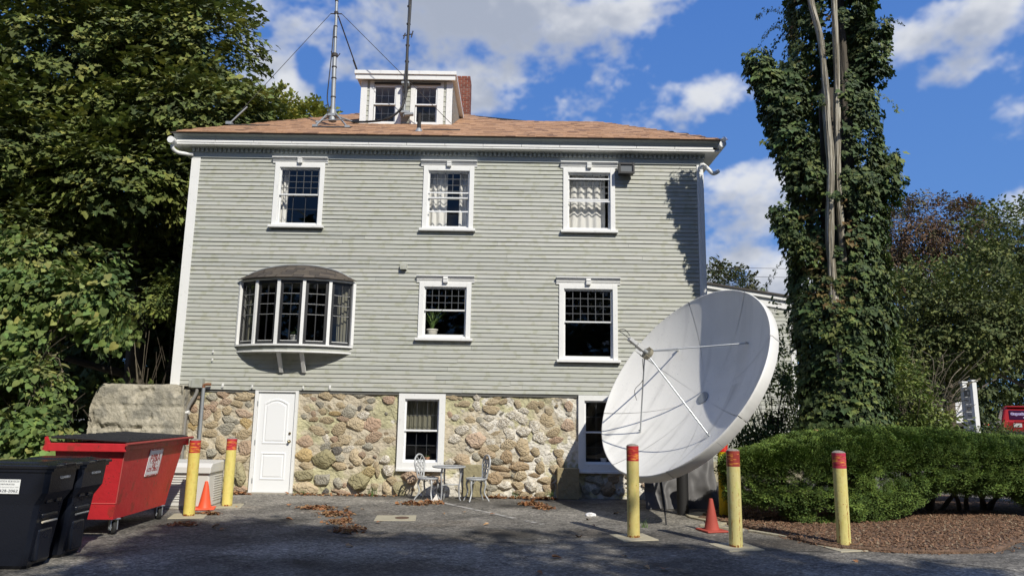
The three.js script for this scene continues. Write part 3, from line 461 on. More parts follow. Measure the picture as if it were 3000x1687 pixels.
  part('pier', rbx(-0.95, -0.5, 0, 0.63, -0.05, 0.1, 0.015), mat(0.33, 0.29, 0.17, 0.95, { map: grainT, bumpMap: bumpT, bumpScale: 0.02 }), wall);
}
// ---------- basement door ----------
{
  const o = sub('basement_door', house), z = -0.02, { x0, x1, y1 } = DOOR, l0 = -5.205, l1 = -4.45, t = 2.015;
  part('frame', [rbx(x0, l0 - 0.004, 0, y1 - 0.01, z - 0.06, z + 0.07, 0.004), rbx(l1 + 0.004, x1, 0, y1 - 0.01, z - 0.06, z + 0.07, 0.004), rbx(l0 - 0.003, l1 + 0.003, t + 0.004, y1 - 0.012, z - 0.06, z + 0.068, 0.004)], M.white, o);
  part('leaf', rbx(l0, l1, 0.02, t, z - 0.05, z + 0.03, 0.004), M.vinyl, o);
  const ring = (a, b, c, d, arch) => { // raised moulding round a sunk panel
    const mk = (i) => { const q = []; q.push([a + i, c + i], [b - i, c + i], [b - i, d - i]); if (arch) for (let k = 1; k < 12; k++) { const s = k / 12; q.push([mix(b - i, a + i, s), d - i + arch * Math.sin(Math.PI * s)]); } q.push([a + i, d - i]); return q.map((p) => new THREE.Vector2(...p)); };
    const s = new THREE.Shape(mk(0)); s.holes.push(new THREE.Path(mk(0.028)));
    const inner = new THREE.Shape(mk(0.055));
    return [new THREE.ExtrudeGeometry(s, { depth: 0.005, bevelEnabled: true, bevelSize: 0.006, bevelThickness: 0.006, bevelSegments: 2, bevelOffset: -0.006 }).translate(0, 0, z + 0.03), new THREE.ExtrudeGeometry(inner, { depth: 0.003, bevelEnabled: true, bevelSize: 0.01, bevelThickness: 0.006, bevelSegments: 1, bevelOffset: -0.01 }).translate(0, 0, z + 0.03)];
  };
  part('panel', ring(l0 + 0.13, l1 - 0.13, 0.98, 1.79, 0.085), M.vinyl, o);
  part('panel', ring(l0 + 0.13, l1 - 0.13, 0.27, 0.8, 0), M.vinyl, o);
  const brass = mat(0.42, 0.36, 0.22, 0.3, { metalness: 0.9 });
  part('knob', [new THREE.SphereGeometry(0.028, 16, 12).scale(1, 1, 0.8).translate(l1 - 0.07, 1.03, z + 0.085), bar([l1 - 0.07, 1.03, z + 0.03], [l1 - 0.07, 1.03, z + 0.075], 0.014), bar([l1 - 0.07, 1.03, z + 0.028], [l1 - 0.07, 1.03, z + 0.038], 0.033, 0.033, 16)], brass, o);
  part('deadbolt', [bar([l1 - 0.07, 1.19, z + 0.028], [l1 - 0.07, 1.19, z + 0.05], 0.028, 0.024, 16)], brass, o);
  for (const y of [0.25, 1.0, 1.78]) part('hinge', bar([l0 - 0.003, y - 0.05, z + 0.074], [l0 - 0.003, y + 0.05, z + 0.074], 0.009), M.galv, o);
  part('threshold', rbx(x0 - 0.02, x1 + 0.02, -0.02, 0.02, z - 0.05, z + 0.14, 0.006), M.concrete, o);
}
// ---------- dormer ----------
{
  const o = sub('dormer', house), z = -2.5, x0 = -4.03, x1 = -1.66, yb = 8.86, yt = 10.1, back = -5.2;
  part('dormer_wall', [bx(x1 - 0.1, x1, yb - 0.1, yt, back, z - 0.1)], M.clap[1], o);
  part('dormer_wall', [bx(x0, x0 + 0.1, yb - 0.1, yt, back, z - 0.1)], M.clap[1], o);
  const wx = [[-3.69, -3.12], [-2.62, -2.05]], wy = [8.98, 9.98];
  const s = new THREE.Shape([[x0, yb - 0.1], [x1, yb - 0.1], [x1, yt], [x0, yt]].map((p) => new THREE.Vector2(...p)));
  for (const [a, b] of wx) s.holes.push(new THREE.Path([[a, wy[0]], [a, wy[1]], [b, wy[1]], [b, wy[0]]].map((p) => new THREE.Vector2(...p))));
  part('dormer_front', metric(new THREE.ExtrudeGeometry(s, { depth: 0.1, bevelEnabled: false }).translate(0, 0, z - 0.1)), M.sheath, o);
  part('dormer_back', bx(x0 + 0.1, x1 - 0.1, yb, yt, back, back + 0.05), M.room, o);
  // shingled strips between white boards
  for (const [a, b] of [[x0 + 0.16, x0 + 0.225], [-2.96, -2.74], [x1 - 0.225, x1 - 0.155]]) for (let i = 0; i < 9; i++) part('shingle', poly([[a, yb + 0.02 + i * 0.136, z + 0.018], [b, yb + 0.02 + i * 0.136, z + 0.018], [b, yb + 0.165 + i * 0.136, z + 0.004], [a, yb + 0.165 + i * 0.136, z + 0.004], [a, yb + 0.02 + i * 0.136, z], [b, yb + 0.02 + i * 0.136, z]], [[0, 1, 2, 3], [4, 5, 1, 0]]), M.clap[i % 3], o);
  for (let i = 0; i < 9; i++) part('shingle', poly([[x1 + 0.018, yb + i * 0.136, z], [x1 + 0.018, yb + i * 0.136, back], [x1 + 0.004, yb + 0.145 + i * 0.136, back], [x1 + 0.004, yb + 0.145 + i * 0.136, z], [x1, yb + i * 0.136, z], [x1, yb + i * 0.136, back]], [[0, 1, 2, 3], [4, 5, 1, 0]]), M.clap[i % 3], o);
  for (const [a, b] of [[x0 - 0.005, x0 + 0.16], [x0 + 0.225, -3.69], [-3.12, -2.96], [-2.74, -2.62], [-2.05, x1 - 0.225], [x1 - 0.155, x1 + 0.005]]) part('dormer_board', rbx(a + 0.001, b - 0.001, yb - 0.05, yt, z + 0.001, z + 0.035, 0.004), M.white, o);
  for (const [a, b] of wx) { part('dormer_board', rbx(a, b, yb - 0.02, wy[0], z + 0.002, z + 0.045, 0.004), M.white, o); part('dormer_board', rbx(a, b, wy[1], yt, z + 0.002, z + 0.03, 0.004), M.white, o); }
  for (const [a, b] of wx) {
    const m = (wy[0] + wy[1]) / 2;
    part('sash', frame(a + 0.002, b - 0.002, m - 0.02, wy[1] - 0.002, z - 0.03, z + 0.01, 0.032), M.vinyl, o); part('sash', frame(a + 0.002, b - 0.002, wy[0] + 0.002, m + 0.02, z - 0.075, z - 0.035, 0.036), M.vinyl, o);
    part('muntin', cames(a + 0.03, b - 0.03, m, wy[1] - 0.03, z - 0.03, 3, 2, 0.004, 0.003), M.lead, o); part('muntin', cames(a + 0.03, b - 0.03, wy[0] + 0.03, m, z - 0.066, 3, 2, 0.004, 0.003), M.lead, o);
    panes(o, a + 0.03, b - 0.03, m, wy[1] - 0.03, z - 0.012, 1, 1, wr); panes(o, a + 0.03, b - 0.03, wy[0] + 0.03, m, z - 0.055, 1, 1, wr);
  }
  part('fascia', rbx(x0 - 0.12, x1 + 0.08, 10.07, 10.2, z + 0.16, z + 0.2, 0.006), M.white, o);
  part('fascia', [rbx(x0 - 0.15, x1 + 0.11, 10.201, 10.3, z + 0.18, z + 0.235, 0.006), rbx(x1 + 0.06, x1 + 0.11, 10.201, 10.3, back - 0.5, z + 0.179, 0.006), rbx(x0 - 0.15, x0 - 0.1, 10.201, 10.3, back - 0.5, z + 0.179, 0.006)], M.white, o);
  part('dormer_roof', bx(x0 - 0.12, x1 + 0.08, 10.18, 10.29, back - 0.5, z + 0.159), M.white, o);
  part('awning_rail', bar([x0 + 0.35, 10.02, z + 0.06], [x1 - 0.3, 10.02, z + 0.06], 0.03), M.iron, o);
}
// ---------- chimney, brick by brick ----------
{
  const o = sub('chimney', house), x0 = -2.2, x1 = -1.58, z1 = -7.9, z0 = -8.6, y0 = 11.0, y1 = 12.95;
  part('mortar', bx(x0 + 0.008, x1 - 0.008, y0, y1 - 0.01, z0, z1 - 0.008), mat(0.30, 0.25, 0.21, 0.95), o);
  const cols = [[0.24, 0.075, 0.045], [0.28, 0.09, 0.055], [0.20, 0.062, 0.04], [0.26, 0.10, 0.07]].map((c) => mat(...c, 0.92, { map: grainT })), r = rng(8);
  for (let i = 0; i * 0.076 + y0 < y1 - 0.03; i++) { let x = x0 - (i % 2 ? 0.1 : 0); while (x < x1 - 0.02) { const a = Math.max(x, x0), b = Math.min(x + 0.2, x1); if (b - a > 0.04) part('brick', rbx(a + 0.004, b - 0.005, y0 + i * 0.076, y0 + i * 0.076 + 0.066, z1 - 0.1, z1 + (r() - 0.5) * 0.006, 0.004, 1), cols[Math.floor(r() * 4)], o); x += 0.208; } for (let k = 0; k < 3; k++) part('brick', rbx(x1 - 0.09, x1 + (r() - 0.5) * 0.005, y0 + i * 0.076, y0 + i * 0.076 + 0.066, z0 + 0.01 + k * 0.2, z0 + 0.195 + k * 0.2, 0.004, 1), cols[Math.floor(r() * 4)], o); }
}
// ---------- side wing beyond the house ----------
{
  const o = thing('side_wing', 'low grey clapboard wing with white rake board behind the satellite dish', 'building'), z = -4, x0 = HX1 + 0.05, x1 = 7.5;
  const top = (x) => 5.06 - (x - 5.2) * 0.147;
  part('wall', [poly([[x0, 0, z - 0.02], [x1, 0, z - 0.02], [x1, top(x1), z - 0.02], [x0, top(x0), z - 0.02], [x0, 0, z - 6], [x1, 0, z - 6], [x1, top(x1), z - 6], [x0, top(x0), z - 6]], [[0, 1, 2, 3], [1, 5, 6, 2], [5, 4, 7, 6]])], M.sheath, o);
  for (let i = 0; i < 44; i++) { const y = 0.5 + i * 0.105; if (y > top(x0) - 0.3) break; const xe = Math.min(x1 - 0.13, 5.2 + (5.06 - 0.25 - y) / 0.147); if (xe < x0 + 0.2) continue; part('clapboard', poly([[x0, y, z + 0.018], [xe, y, z + 0.018], [xe, y + 0.115, z + 0.003], [x0, y + 0.115, z + 0.003], [x0, y, z], [xe, y, z]], [[0, 1, 2, 3], [4, 5, 1, 0]]), M.clap[i % 3], o); }
  part('corner_board', rbx(x1 - 0.13, x1 + 0.01, 0.5, top(x1), z + 0.001, z + 0.03, 0.004), M.white, o);
  const rake = (y, h, za, zb, ov) => poly([[x0, top(x0) + y, zb], [x1 + ov, top(x1 + ov) + y, zb], [x1 + ov, top(x1 + ov) + y + h, zb], [x0, top(x0) + y + h, zb], [x0, top(x0) + y, za], [x1 + ov, top(x1 + ov) + y, za], [x1 + ov, top(x1 + ov) + y + h, za], [x0, top(x0) + y + h, za]], [[0, 1, 2, 3], [4, 5, 1, 0], [3, 2, 6, 7], [1, 5, 6, 2]]);
  part('rake_board', rake(-0.26, 0.22, z, z + 0.05, 0.1), M.white, o);
  part('rake_mould', rake(-0.04, 0.1, z, z + 0.12, 0.22), M.white, o);
  part('roof', rake(0.06, 0.05, z - 6, z + 0.16, 0.28), M.iron, o);
  part('foundation', bx(x0, x1, 0, 0.5, z - 0.02, z + 0.05), M.concretePale, o);
}
// ---------- things fixed to the house ----------
{
  const o = thing('floodlight', 'black floodlight box beside the upper right window', 'floodlight', [2.385, 6.865, 0]);
  part('housing', [rbx(-0.165, 0.165, -0.115, 0.115, 0.07, 0.24, 0.02), ...frame(-0.17, 0.17, -0.12, 0.12, 0.235, 0.275, 0.042)], M.black, o);
  part('lens', bx(-0.142, 0.142, -0.092, 0.092, 0.241, 0.246), mat(0.17, 0.18, 0.185, 0.2), o);
  part('mount', [bx(-0.05, 0.05, -0.05, 0.05, 0.02, 0.069)], M.black, o);
}
{
  const o = thing('vent_box', 'small square grey vent box above the lower middle window', 'vent', [-2.335, 4.68, 0]);
  part('hood', poly([[-0.065, 0.07, 0.02], [0.065, 0.07, 0.02], [0.065, 0.05, 0.11], [-0.065, 0.05, 0.11], [-0.065, -0.06, 0.11], [0.065, -0.06, 0.11], [0.065, -0.07, 0.02], [-0.065, -0.07, 0.02]], [[0, 3, 2, 1], [3, 4, 5, 2], [1, 2, 5, 6], [0, 7, 4, 3]]), M.clap[1], o);
  part('flange', rbx(-0.075, 0.075, -0.08, 0.08, 0.005, 0.03, 0.004), M.clap[1], o);
}
{
  const o = thing('electrical_box', 'grey electrical box with conduits at the left foot of the siding', 'electrical box', [-6.45, 2.06, 0]);
  part('box', rbx(-0.11, 0.11, 0.02, 0.21, 0.025, 0.16, 0.006), M.clap[3], o);
  part('side_box', rbx(-0.19, -0.113, 0.03, 0.18, 0.025, 0.1, 0.005), M.clap[3], o);
  part('conduit', tube([[0.0, 0.03, 0.1], [-0.01, -0.08, 0.1], [-0.14, -0.38, 0.13], [-0.17, -0.5, 0.13], [-0.18, -1.2, 0.13], [-0.18, -2.05, 0.13]], 0.036, 40, 9), mat(0.22, 0.21, 0.19, 0.7), o);
  part('pipe', bar([0.13, 0.02, 0.11], [0.14, -2.05, 0.11], 0.036, 0.036, 12), M.galv, o);
  part('elbow', tube([[0.13, 0.02, 0.11], [0.135, 0.07, 0.11], [0.19, 0.09, 0.11], [0.27, 0.09, 0.1]], 0.03, 16, 9), mat(0.26, 0.12, 0.06, 0.8, { map: grainT, metalness: 0.2 }), o);
  part('strap', [bar([-0.22, -0.48, 0.13], [-0.11, -0.48, 0.13], 0.042, 0.042, 8), bar([-0.24, -1.1, 0.13], [-0.12, -1.1, 0.13], 0.042, 0.042, 8)], M.white, o);
}
{ // clips left on the siding
  const g = merge([rbx(-0.02, 0.02, -0.03, 0.04, 0.02, 0.04, 0.004), bx(-0.016, -0.008, -0.05, 0.02, 0.04, 0.06), bx(0.008, 0.016, -0.05, 0.02, 0.04, 0.06)]);
  const m = M.white, where = [['on the lowest board nearest the electrical box', -5.96, 2.14, 1], ['on the lowest board just left of the door', -5.35, 2.12, 0.7], ['on the lowest board right of the door', -4.3, 2.12, 0.7], ['on the lowest board farthest right of the door', -3.75, 2.13, 1], ['on the siding left of the bow window, upper one', -6.22, 2.83, 0.6], ['on the siding left of the bow window, lower one', -6.22, 2.66, 0.6]];
  for (const [l, x, y, s] of where) { const c = solo('cable_clip', g, m, 'small white cable clip ' + l, 'clip', 'cable clips on the siding'); c.position.set(x, y, 0); c.scale.set(s, s, 1); }
}
{
  const o = thing('vent_pipe', 'short black vent pipe standing on the shingles below the dormer', 'pipe', [-2.2, roofY(-0.46), -0.46]);
  part('pipe', [bar([0, -0.05, 0], [0, 0.43, 0], 0.045, 0.045, 14)], mat(0.02, 0.019, 0.018, 0.8), o); part('flashing', bar([0, -0.03, 0], [0, 0.07, 0], 0.1, 0.055, 14), M.galv, o);
}
{ // dark weighted mats on the shingles
  for (const [l, x, z, w, d] of [['by the guy anchor near the left eave', -6.4, -1.33, 0.95, 0.16], ['under the antenna tripod', -4.35, -1.15, 0.9, 0.3], ['below the right corner of the dormer', -1.72, -0.82, 0.85, 0.14]]) { const m = solo('roof_mat', rbx(-w / 2, w / 2, 0.012, 0.03, -d / 2, d / 2, 0.005), M.iron, 'dark flat mat on the roof shingles ' + l, 'mat', 'dark mats on the roof'); m.position.set(x, roofY(z), z); m.rotation.x = Math.atan(SL); }
}
{ // mast on a tripod, held by guys
  const z = -1.75, bx0 = -4.53, y0 = roofY(z) + 0.2, o = thing('antenna_mast', 'grey steel antenna mast on a four legged roof stand left of the dormer', 'antenna'), at = (y) => [bx0 - (y - y0) * 0.024, y, z];
  part('lower_tube', bar(at(y0 - 0.1), at(10.42), 0.058, 0.052, 16), M.galv, o);
  part('upper_tube', bar(at(10.42), at(14.5), 0.037, 0.032, 14), M.galv, o);
  part('collar', [bar(at(10.38), at(10.46), 0.075, 0.075, 14), ...[0, 1, 2].map((k) => bar([at(10.42)[0] + Math.cos(k * 2.1) * 0.06, 10.37, z + Math.sin(k * 2.1) * 0.06], [at(10.42)[0] + Math.cos(k * 2.1) * 0.13, 10.47, z + Math.sin(k * 2.1) * 0.13], 0.013))], M.iron, o);
  part('guy_collar', [bar(at(11.54), at(11.6), 0.055, 0.055, 12), bar([at(11.57)[0] - 0.14, 11.55, z], [at(11.57)[0] + 0.14, 11.55, z], 0.014)], M.iron, o);
  part('clamp', [9.3, 9.8, 10.1, 10.9, 11.2, 11.9].map((y) => bar(at(y - 0.012), at(y + 0.012), y > 10.4 ? 0.045 : 0.066, y > 10.4 ? 0.045 : 0.066, 12)), M.iron, o);
  part('hub', [bar(at(y0 - 0.08), at(y0 + 0.2), 0.1, 0.085, 14), rbx(bx0 - 0.13, bx0 + 0.13, y0 + 0.02, y0 + 0.09, z - 0.1, z + 0.1, 0.01)], M.galv, o);
  for (const [fx, fz] of [[-4.78, -1.2], [-3.98, -1.08], [-5.05, -2.35], [-4.1, -2.4]]) part('leg', [bar([bx0 + Math.sign(fx - bx0) * 0.1, y0 + 0.08, z + Math.sign(fz - z) * 0.08], [fx, roofY(fz) + 0.03, fz], 0.022, 0.022, 6), rbx(fx - 0.06, fx + 0.06, roofY(fz) + 0.0, roofY(fz) + 0.06, fz - 0.05, fz + 0.05, 0.005)], M.galv, o);
  part('brace', [bar([-4.66, roofY(-1.3) + 0.18, -1.32], [-4.13, roofY(-1.3) + 0.18, -1.25], 0.014)], M.galv, o);
  part('cable', tube([[bx0 - 0.09, 11.2, z + 0.05], [bx0 - 0.1, 10.4, z + 0.07], [bx0 - 0.12, 9.7, z + 0.1], [bx0 - 0.13, 9.2, z + 0.1], [bx0 - 0.08, 8.9, z + 0.1], [bx0 - 0.3, roofY(-1.5) + 0.04, -1.5]], 0.014, 40, 6), M.black, o);
  const c = at(11.55);
  part('guy_wire', bar([c[0] - 0.14, 11.55, z], [-6.9, roofY(-1.38) + 0.06, -1.38], 0.007), M.iron, o);
  part('guy_wire', bar([c[0] + 0.14, 11.55, z], [-1.62, roofY(-2.0) + 0.08, -2.0], 0.008), M.iron, o);
  part('guy_rod', [bar([c[0] + 0.05, 11.5, z], [-3.95, 9.75, -3.3], 0.016), bar([-4.28, 10.68, -2.48], [-3.95, 9.75, -3.3], 0.021)], M.iron, o);
  part('turnbuckle', [bar([-6.9, roofY(-1.38) + 0.05, -1.38], [-6.53, roofY(-1.38) + 0.51, -1.44], 0.02), rbx(-6.97, -6.83, roofY(-1.38), roofY(-1.38) + 0.08, -1.45, -1.3, 0.01)], M.galv, o);
}
{
  const o = thing('antenna_pole', 'slim antenna pole with black cables clamped to the dormer front', 'antenna'), x = -2.86, z = -2.3;
  part('pole', bar([x, 9.05, z], [x + 0.02, 15, z], 0.031, 0.026, 12), M.galv, o);
  part('cable_bundle', [tube([[x + 0.05, 14.8, z + 0.03], [x + 0.055, 12.2, z + 0.04], [x + 0.03, 11, z + 0.05], [x + 0.04, 10, z + 0.05], [x + 0.02, 9.5, z + 0.06], [x - 0.12, 9.15, z + 0.1], [x - 0.4, 8.93, z + 0.13], [x - 0.9, 8.86, z + 0.1], [x - 1.3, 8.87, z + 0.05]], 0.028, 80, 7), tube([[x + 0.01, 14.8, z + 0.05], [x + 0.02, 11.5, z + 0.06], [x + 0.0, 10, z + 0.06], [x, 9.5, z + 0.07], [x - 0.15, 9.12, z + 0.12], [x - 0.5, 8.9, z + 0.15]], 0.02, 70, 7)], M.black, o);
  part('clamp', [9.7, 10.55, 11.0, 11.6, 12.1, 12.9].map((y) => bar([x + 0.02, y - 0.015, z + 0.025], [x + 0.02, y + 0.015, z + 0.025], 0.055, 0.055, 10)), M.iron, o);
  part('guy_bracket', [bar([x - 0.12, 11.28, z], [x + 0.14, 11.34, z], 0.016), bar([x - 0.1, 11.2, z], [x - 0.06, 11.36, z], 0.016), bar([x + 0.1, 11.24, z], [x + 0.14, 11.42, z], 0.016)], M.iron, o);
  part('wall_bracket', [rbx(x - 0.12, x + 0.14, 9.14, 9.2, z - 0.16, z + 0.06, 0.006), bar([x + 0.02, 9.1, z + 0.02], [x + 0.24, 9.12, z + 0.02], 0.05, 0.05, 12), rbx(x - 0.1, x + 0.1, 9.94, 10.0, z - 0.16, z + 0.05, 0.006)], M.galv, o);
}
// ---------- curtains and pots behind the glass ----------
function drape(x0, x1, y0, y1, z, folds, depth, seed) { const nx = folds * 10, ny = 10, g = new THREE.PlaneGeometry(x1 - x0, y1 - y0, nx, ny), p = g.attributes.position; for (let i = 0; i < p.count; i++) { const u = p.getX(i) / (x1 - x0) + 0.5, v = p.getY(i) / (y1 - y0) + 0.5; p.setZ(i, Math.sin(u * folds * Math.PI * 2 + noise3(u * 4, v * 2, seed) * 2.5) * depth * (0.7 + 0.5 * noise3(u * 3, v, seed + 3))); } g.translate((x0 + x1) / 2, (y0 + y1) / 2, z); g.computeVertexNormals(); return g; }
for (const [l, x0, x1, y0, y1, f, s, m] of [['across the upper right window', 1.1, 1.98, 5.5, 6.95, 5, 1, 'curtain'], ['at the left half of the upper middle window', -1.95, -1.48, 5.5, 6.95, 3, 2, 'curtain'], ['at the right edge of the upper middle window', -1.22, -0.9, 5.5, 6.95, 2, 3, 'curtain'], ['at the left edge of the upper left window', -5.2, -4.98, 5.5, 6.95, 2, 4, 'curtain']]) solo('curtain', drape(x0, x1, y0, y1, -0.24, f, 0.03, s), M[m], 'white hanging curtain ' + l, 'curtain', 'curtains behind the windows');
for (const [l, x0, x1, y0, y1, z, f, s] of [['in the left light of the bow window', -5.62, -5.35, 2.9, 4.3, -0.05, 3, 5], ['in the right light of the bow window', -3.7, -3.48, 2.9, 4.3, -0.05, 3, 6], ['behind the upper sash of the basement window by the table', -2.2, -1.45, 1.25, 1.95, -0.3, 8, 7]]) solo('curtain', drape(x0, x1, y0, y1, z, f, 0.02, s), M.beigeCurtain, 'dull beige curtain ' + l, 'curtain', 'curtains behind the windows');
M.plant = new THREE.MeshPhysicalMaterial({ color: lin(0.10, 0.17, 0.04), roughness: 0.6, side: THREE.DoubleSide });
function potPlant(label, x, y, z, s, c, n, len, arch) {
  const o = thing('potted_plant', label, 'potted plant', [x, y, z], 0, 'pots behind the windows'), r = rng(Math.floor(x * 100 + 900));
  part('pot', new THREE.LatheGeometry([[0.001, 0], [0.07, 0], [0.09, 0.13], [0.098, 0.13], [0.098, 0.15], [0.085, 0.15], [0.08, 0.13], [0.001, 0.12]].map((p) => new THREE.Vector2(p[0] * s, p[1] * s)), 18), c, o);
  const l = []; for (let i = 0; i < n; i++) { const a = r() * 7, L = len * (0.6 + r() * 0.6), g = new THREE.PlaneGeometry(0.03 * s, L, 1, 5).translate(0, L / 2, 0), p = g.attributes.position; for (let k = 0; k < p.count; k++) { const t = p.getY(k) / L; p.setX(k, p.getX(k) * (1 - t * 0.9)); p.setZ(k, arch * t * t * L); p.setY(k, p.getY(k) * (1 - arch * 0.35 * t)); } g.rotateX((r() - 0.2) * 0.4).rotateY(a).translate(0, 0.12 * s, 0); l.push(g); }
  const m = merge(l); m.computeVertexNormals(); part('leaves', m, M.plant, o);
}
potPlant('white pot of arching leaves in the middle of the bow window', -4.48, 2.98, 0.14, 1.35, mat(0.5, 0.5, 0.47, 0.5), 26, 0.22, 1.2);
potPlant('white pot with tall thin leaves in the lower middle window', -1.72, 3.2, -0.26, 1.3, mat(0.6, 0.58, 0.5, 0.5), 34, 0.62, 0.5);
potPlant('small clay pot in the basement window behind the table', -1.72, 0.66, -0.15, 0.6, mat(0.45, 0.22, 0.12, 0.8), 14, 0.1, 1);
potPlant('small white pot in the basement window beside the satellite dish', 1.9, 0.68, -0.14, 0.7, mat(0.6, 0.58, 0.55, 0.6), 6, 0.06, 1);

// ---------- concrete wall at the left of the house ----------
M.oldConcrete = mat(1, 1, 1, 0.95, { map: tex(512, (u, v) => { const n = pfbm(u, v, 5, 5, 1), f = pnoise(u * 128, v * 128, 128, 2), st = sstep(0.5, 0.7, pfbm(u, v, 9, 4, 8)), k = 0.62 + 0.5 * n + (f - 0.5) * 0.25; return [k * mix(0.47, 0.31, st), k * mix(0.43, 0.29, st), k * mix(0.335, 0.235, st)]; }, 0.5), bumpMap: bumpT, bumpScale: 0.025 });
{
  const nx = 90, ny = 60, X0 = -8.5, X1 = -6.62, pos = [], idx = [], uv = [], topAt = (x) => 2.12 + 0.03 * (noise3(x * 6, 1, 1) - 0.5) - 0.42 * Math.pow(clamp((-8.2 - x) / 0.3), 2.6) - 0.03 * (fbm3(x * 14, 3, 1, 3) - 0.5);
  const front = (x, y) => 0.36 + (fbm3(x * 3, y * 3, 1, 5) - 0.5) * 0.05 - 0.06 * sstep(-8.25, -8.5, x) - (Math.abs(y - 1.25 - 0.02 * noise3(x * 3, 1, 2)) < 0.022 ? 0.022 : 0) - (Math.abs(y - 1.68 - 0.02 * noise3(x * 3, 5, 2)) < 0.022 ? 0.018 : 0) - 0.05 * sstep(0.62, 0.7, fbm3(x * 4 + 8, y * 4, 6, 4));
  for (let j = 0; j <= ny; j++) for (let i = 0; i <= nx; i++) { const x = mix(X0, X1, i / nx), y = topAt(x) * j / ny; pos.push(x, y, front(x, y) - 0.03 * sstep(0.96, 1, j / ny)); uv.push(x, y); }
  for (let j = 0; j < ny; j++) for (let i = 0; i < nx; i++) { const a = j * (nx + 1) + i, b = a + 1, c = a + nx + 1, d = c + 1; idx.push(a, b, d, a, d, c); }
  const base = pos.length / 3; // top and ends
  for (let i = 0; i <= nx; i++) { const x = mix(X0, X1, i / nx), y = topAt(x); pos.push(x, y, front(x, y) - 0.03, x, y + 0.01, -0.1); uv.push(x, 0, x, 0.4); if (i) { const o = base + i * 2; idx.push(o - 2, o, o + 1, o - 2, o + 1, o - 1); } }
  const g = new THREE.BufferGeometry(); g.setAttribute('position', new THREE.Float32BufferAttribute(pos, 3)); g.setAttribute('uv', new THREE.Float32BufferAttribute(uv, 2)); g.setIndex(idx); g.computeVertexNormals();
  const o = thing('concrete_wall', 'weathered broken concrete wall behind the red dumpster', 'wall');
  part('face', g, M.oldConcrete, o); part('body', bx(-8.3, X1 - 0.005, 0, 2.04, -0.09, 0.25), M.oldConcrete, o);
}
for (const [l, x, y, z, s] of [['longer rough concrete block behind the trash carts', -7.7, 0.42, 3.9, [0.75, 0.45, 0.4]], ['shorter rough concrete block beside the dumpster', -6.55, 0.4, 3.3, [0.35, 0.42, 0.3]]]) {
  const q = mergeVertices(new THREE.IcosahedronGeometry(1, 4).deleteAttribute('uv').deleteAttribute('normal')), p = q.attributes.position, v = V(0, 0, 0), u = new Float32Array(p.count * 2);
  for (let i = 0; i < p.count; i++) { v.fromBufferAttribute(p, i); const m = Math.max(Math.abs(v.x), Math.abs(v.y), Math.abs(v.z)); v.multiplyScalar(0.85 / Math.pow(m, 0.85) * (0.88 + 0.25 * fbm3(v.x * 3 + x, v.y * 3, v.z * 3, 4))); p.setXYZ(i, v.x, v.y, v.z); u[i * 2] = v.x; u[i * 2 + 1] = v.y; }
  q.computeVertexNormals(); q.setAttribute('uv', new THREE.BufferAttribute(u, 2)); const m = solo('concrete_block', q, M.oldConcrete, l, 'block', 'rough blocks by the bins'); m.position.set(x, y, z); m.scale.set(...s);
}
// ---------- bollards ----------
function bollardT(seed, red, rust, tone) {
  return canvas(512, 1024, (c, w, h) => {
    const r = rng(seed); c.fillStyle = tone; c.fillRect(0, 0, w, h);
    for (let i = 0; i < 500; i++) { c.fillStyle = `rgba(${120 + r() * 90},${100 + r() * 80},${30 + r() * 40},${0.03 + r() * 0.06})`; c.fillRect(r() * w, r() * h, 2 + r() * 40, 1 + r() * 90); }
    c.fillStyle = red; c.fillRect(0, 0, w, h * 0.165);
    for (let i = 0; i < 130; i++) { c.fillStyle = r() < 0.55 ? `rgba(226,170,60,${0.25 + r() * 0.45})` : `rgba(120,25,20,${0.2 + r() * 0.3})`; c.beginPath(); c.ellipse(r() * w, h * (0.03 + r() * 0.12), 12 + r() * 45, 2 + r() * 6, (r() - 0.5) * 0.2, 0, 7); c.fill(); }
    for (let i = 0; i < 60 * rust; i++) { c.fillStyle = `rgba(${90 + r() * 60},${45 + r() * 30},15,${0.3 + r() * 0.5})`; const y = r() < 0.5 ? h * (0.985 - r() * r() * 0.04) : h * (0.2 + r() * 0.78); c.beginPath(); c.ellipse(r() * w, y, 1 + r() * 5, 1 + r() * 6, 0, 0, 7); c.fill(); }
    for (let i = 0; i < 46; i++) { c.fillStyle = `rgba(${100 + r() * 40},${50 + r() * 20},18,0.75)`; c.fillRect(r() * w, h * (0.982 - r() * 0.018), 6 + r() * 18, h * 0.03); }
    for (let i = 0; i < 3 * rust; i++) { const x = r() * w, y0 = h * (0.4 + r() * 0.3); for (let k = 0; k < 60; k++) { c.fillStyle = `rgba(130,75,25,${0.25 + r() * 0.4})`; c.fillRect(x + (r() - 0.5) * 12, y0 + (h - y0) * r(), 2 + r() * 5, 6 + r() * 24); } }
  });
}
function bollard(label, x, z, h, seed, red, rust, tone) {
  const o = thing('yellow_bollard', label, 'bollard', [x, 0, z], 0, 'yellow bollards'), R = 0.087;
  const g = new THREE.CylinderGeometry(R, R, h, 28, 1, true).translate(0, h / 2, 0);
  part('pipe', g.rotateY(seed), mat(1, 1, 1, 0.5, { map: bollardT(seed, red, rust, tone), bumpMap: fineBumpT, bumpScale: 0.001 }), o);
  part('cap', new THREE.LatheGeometry([[0.001, 0.03], [0.04, 0.026], [0.07, 0.015], [0.0865, 0.0]].map((p) => new THREE.Vector2(...p)), 28).translate(0, h, 0), M.concrete, o);
  part('footing', rbx(-0.26, 0.26, -0.06, 0.012, -0.26, 0.26, 0.01).rotateY(0.25), M.concretePale, o);
}
bollard('yellow bollard in front of the white generator, blotched red top', -5.07, 3.14, 1.17, 3, '#b5302f', 1, '#d6c56a');
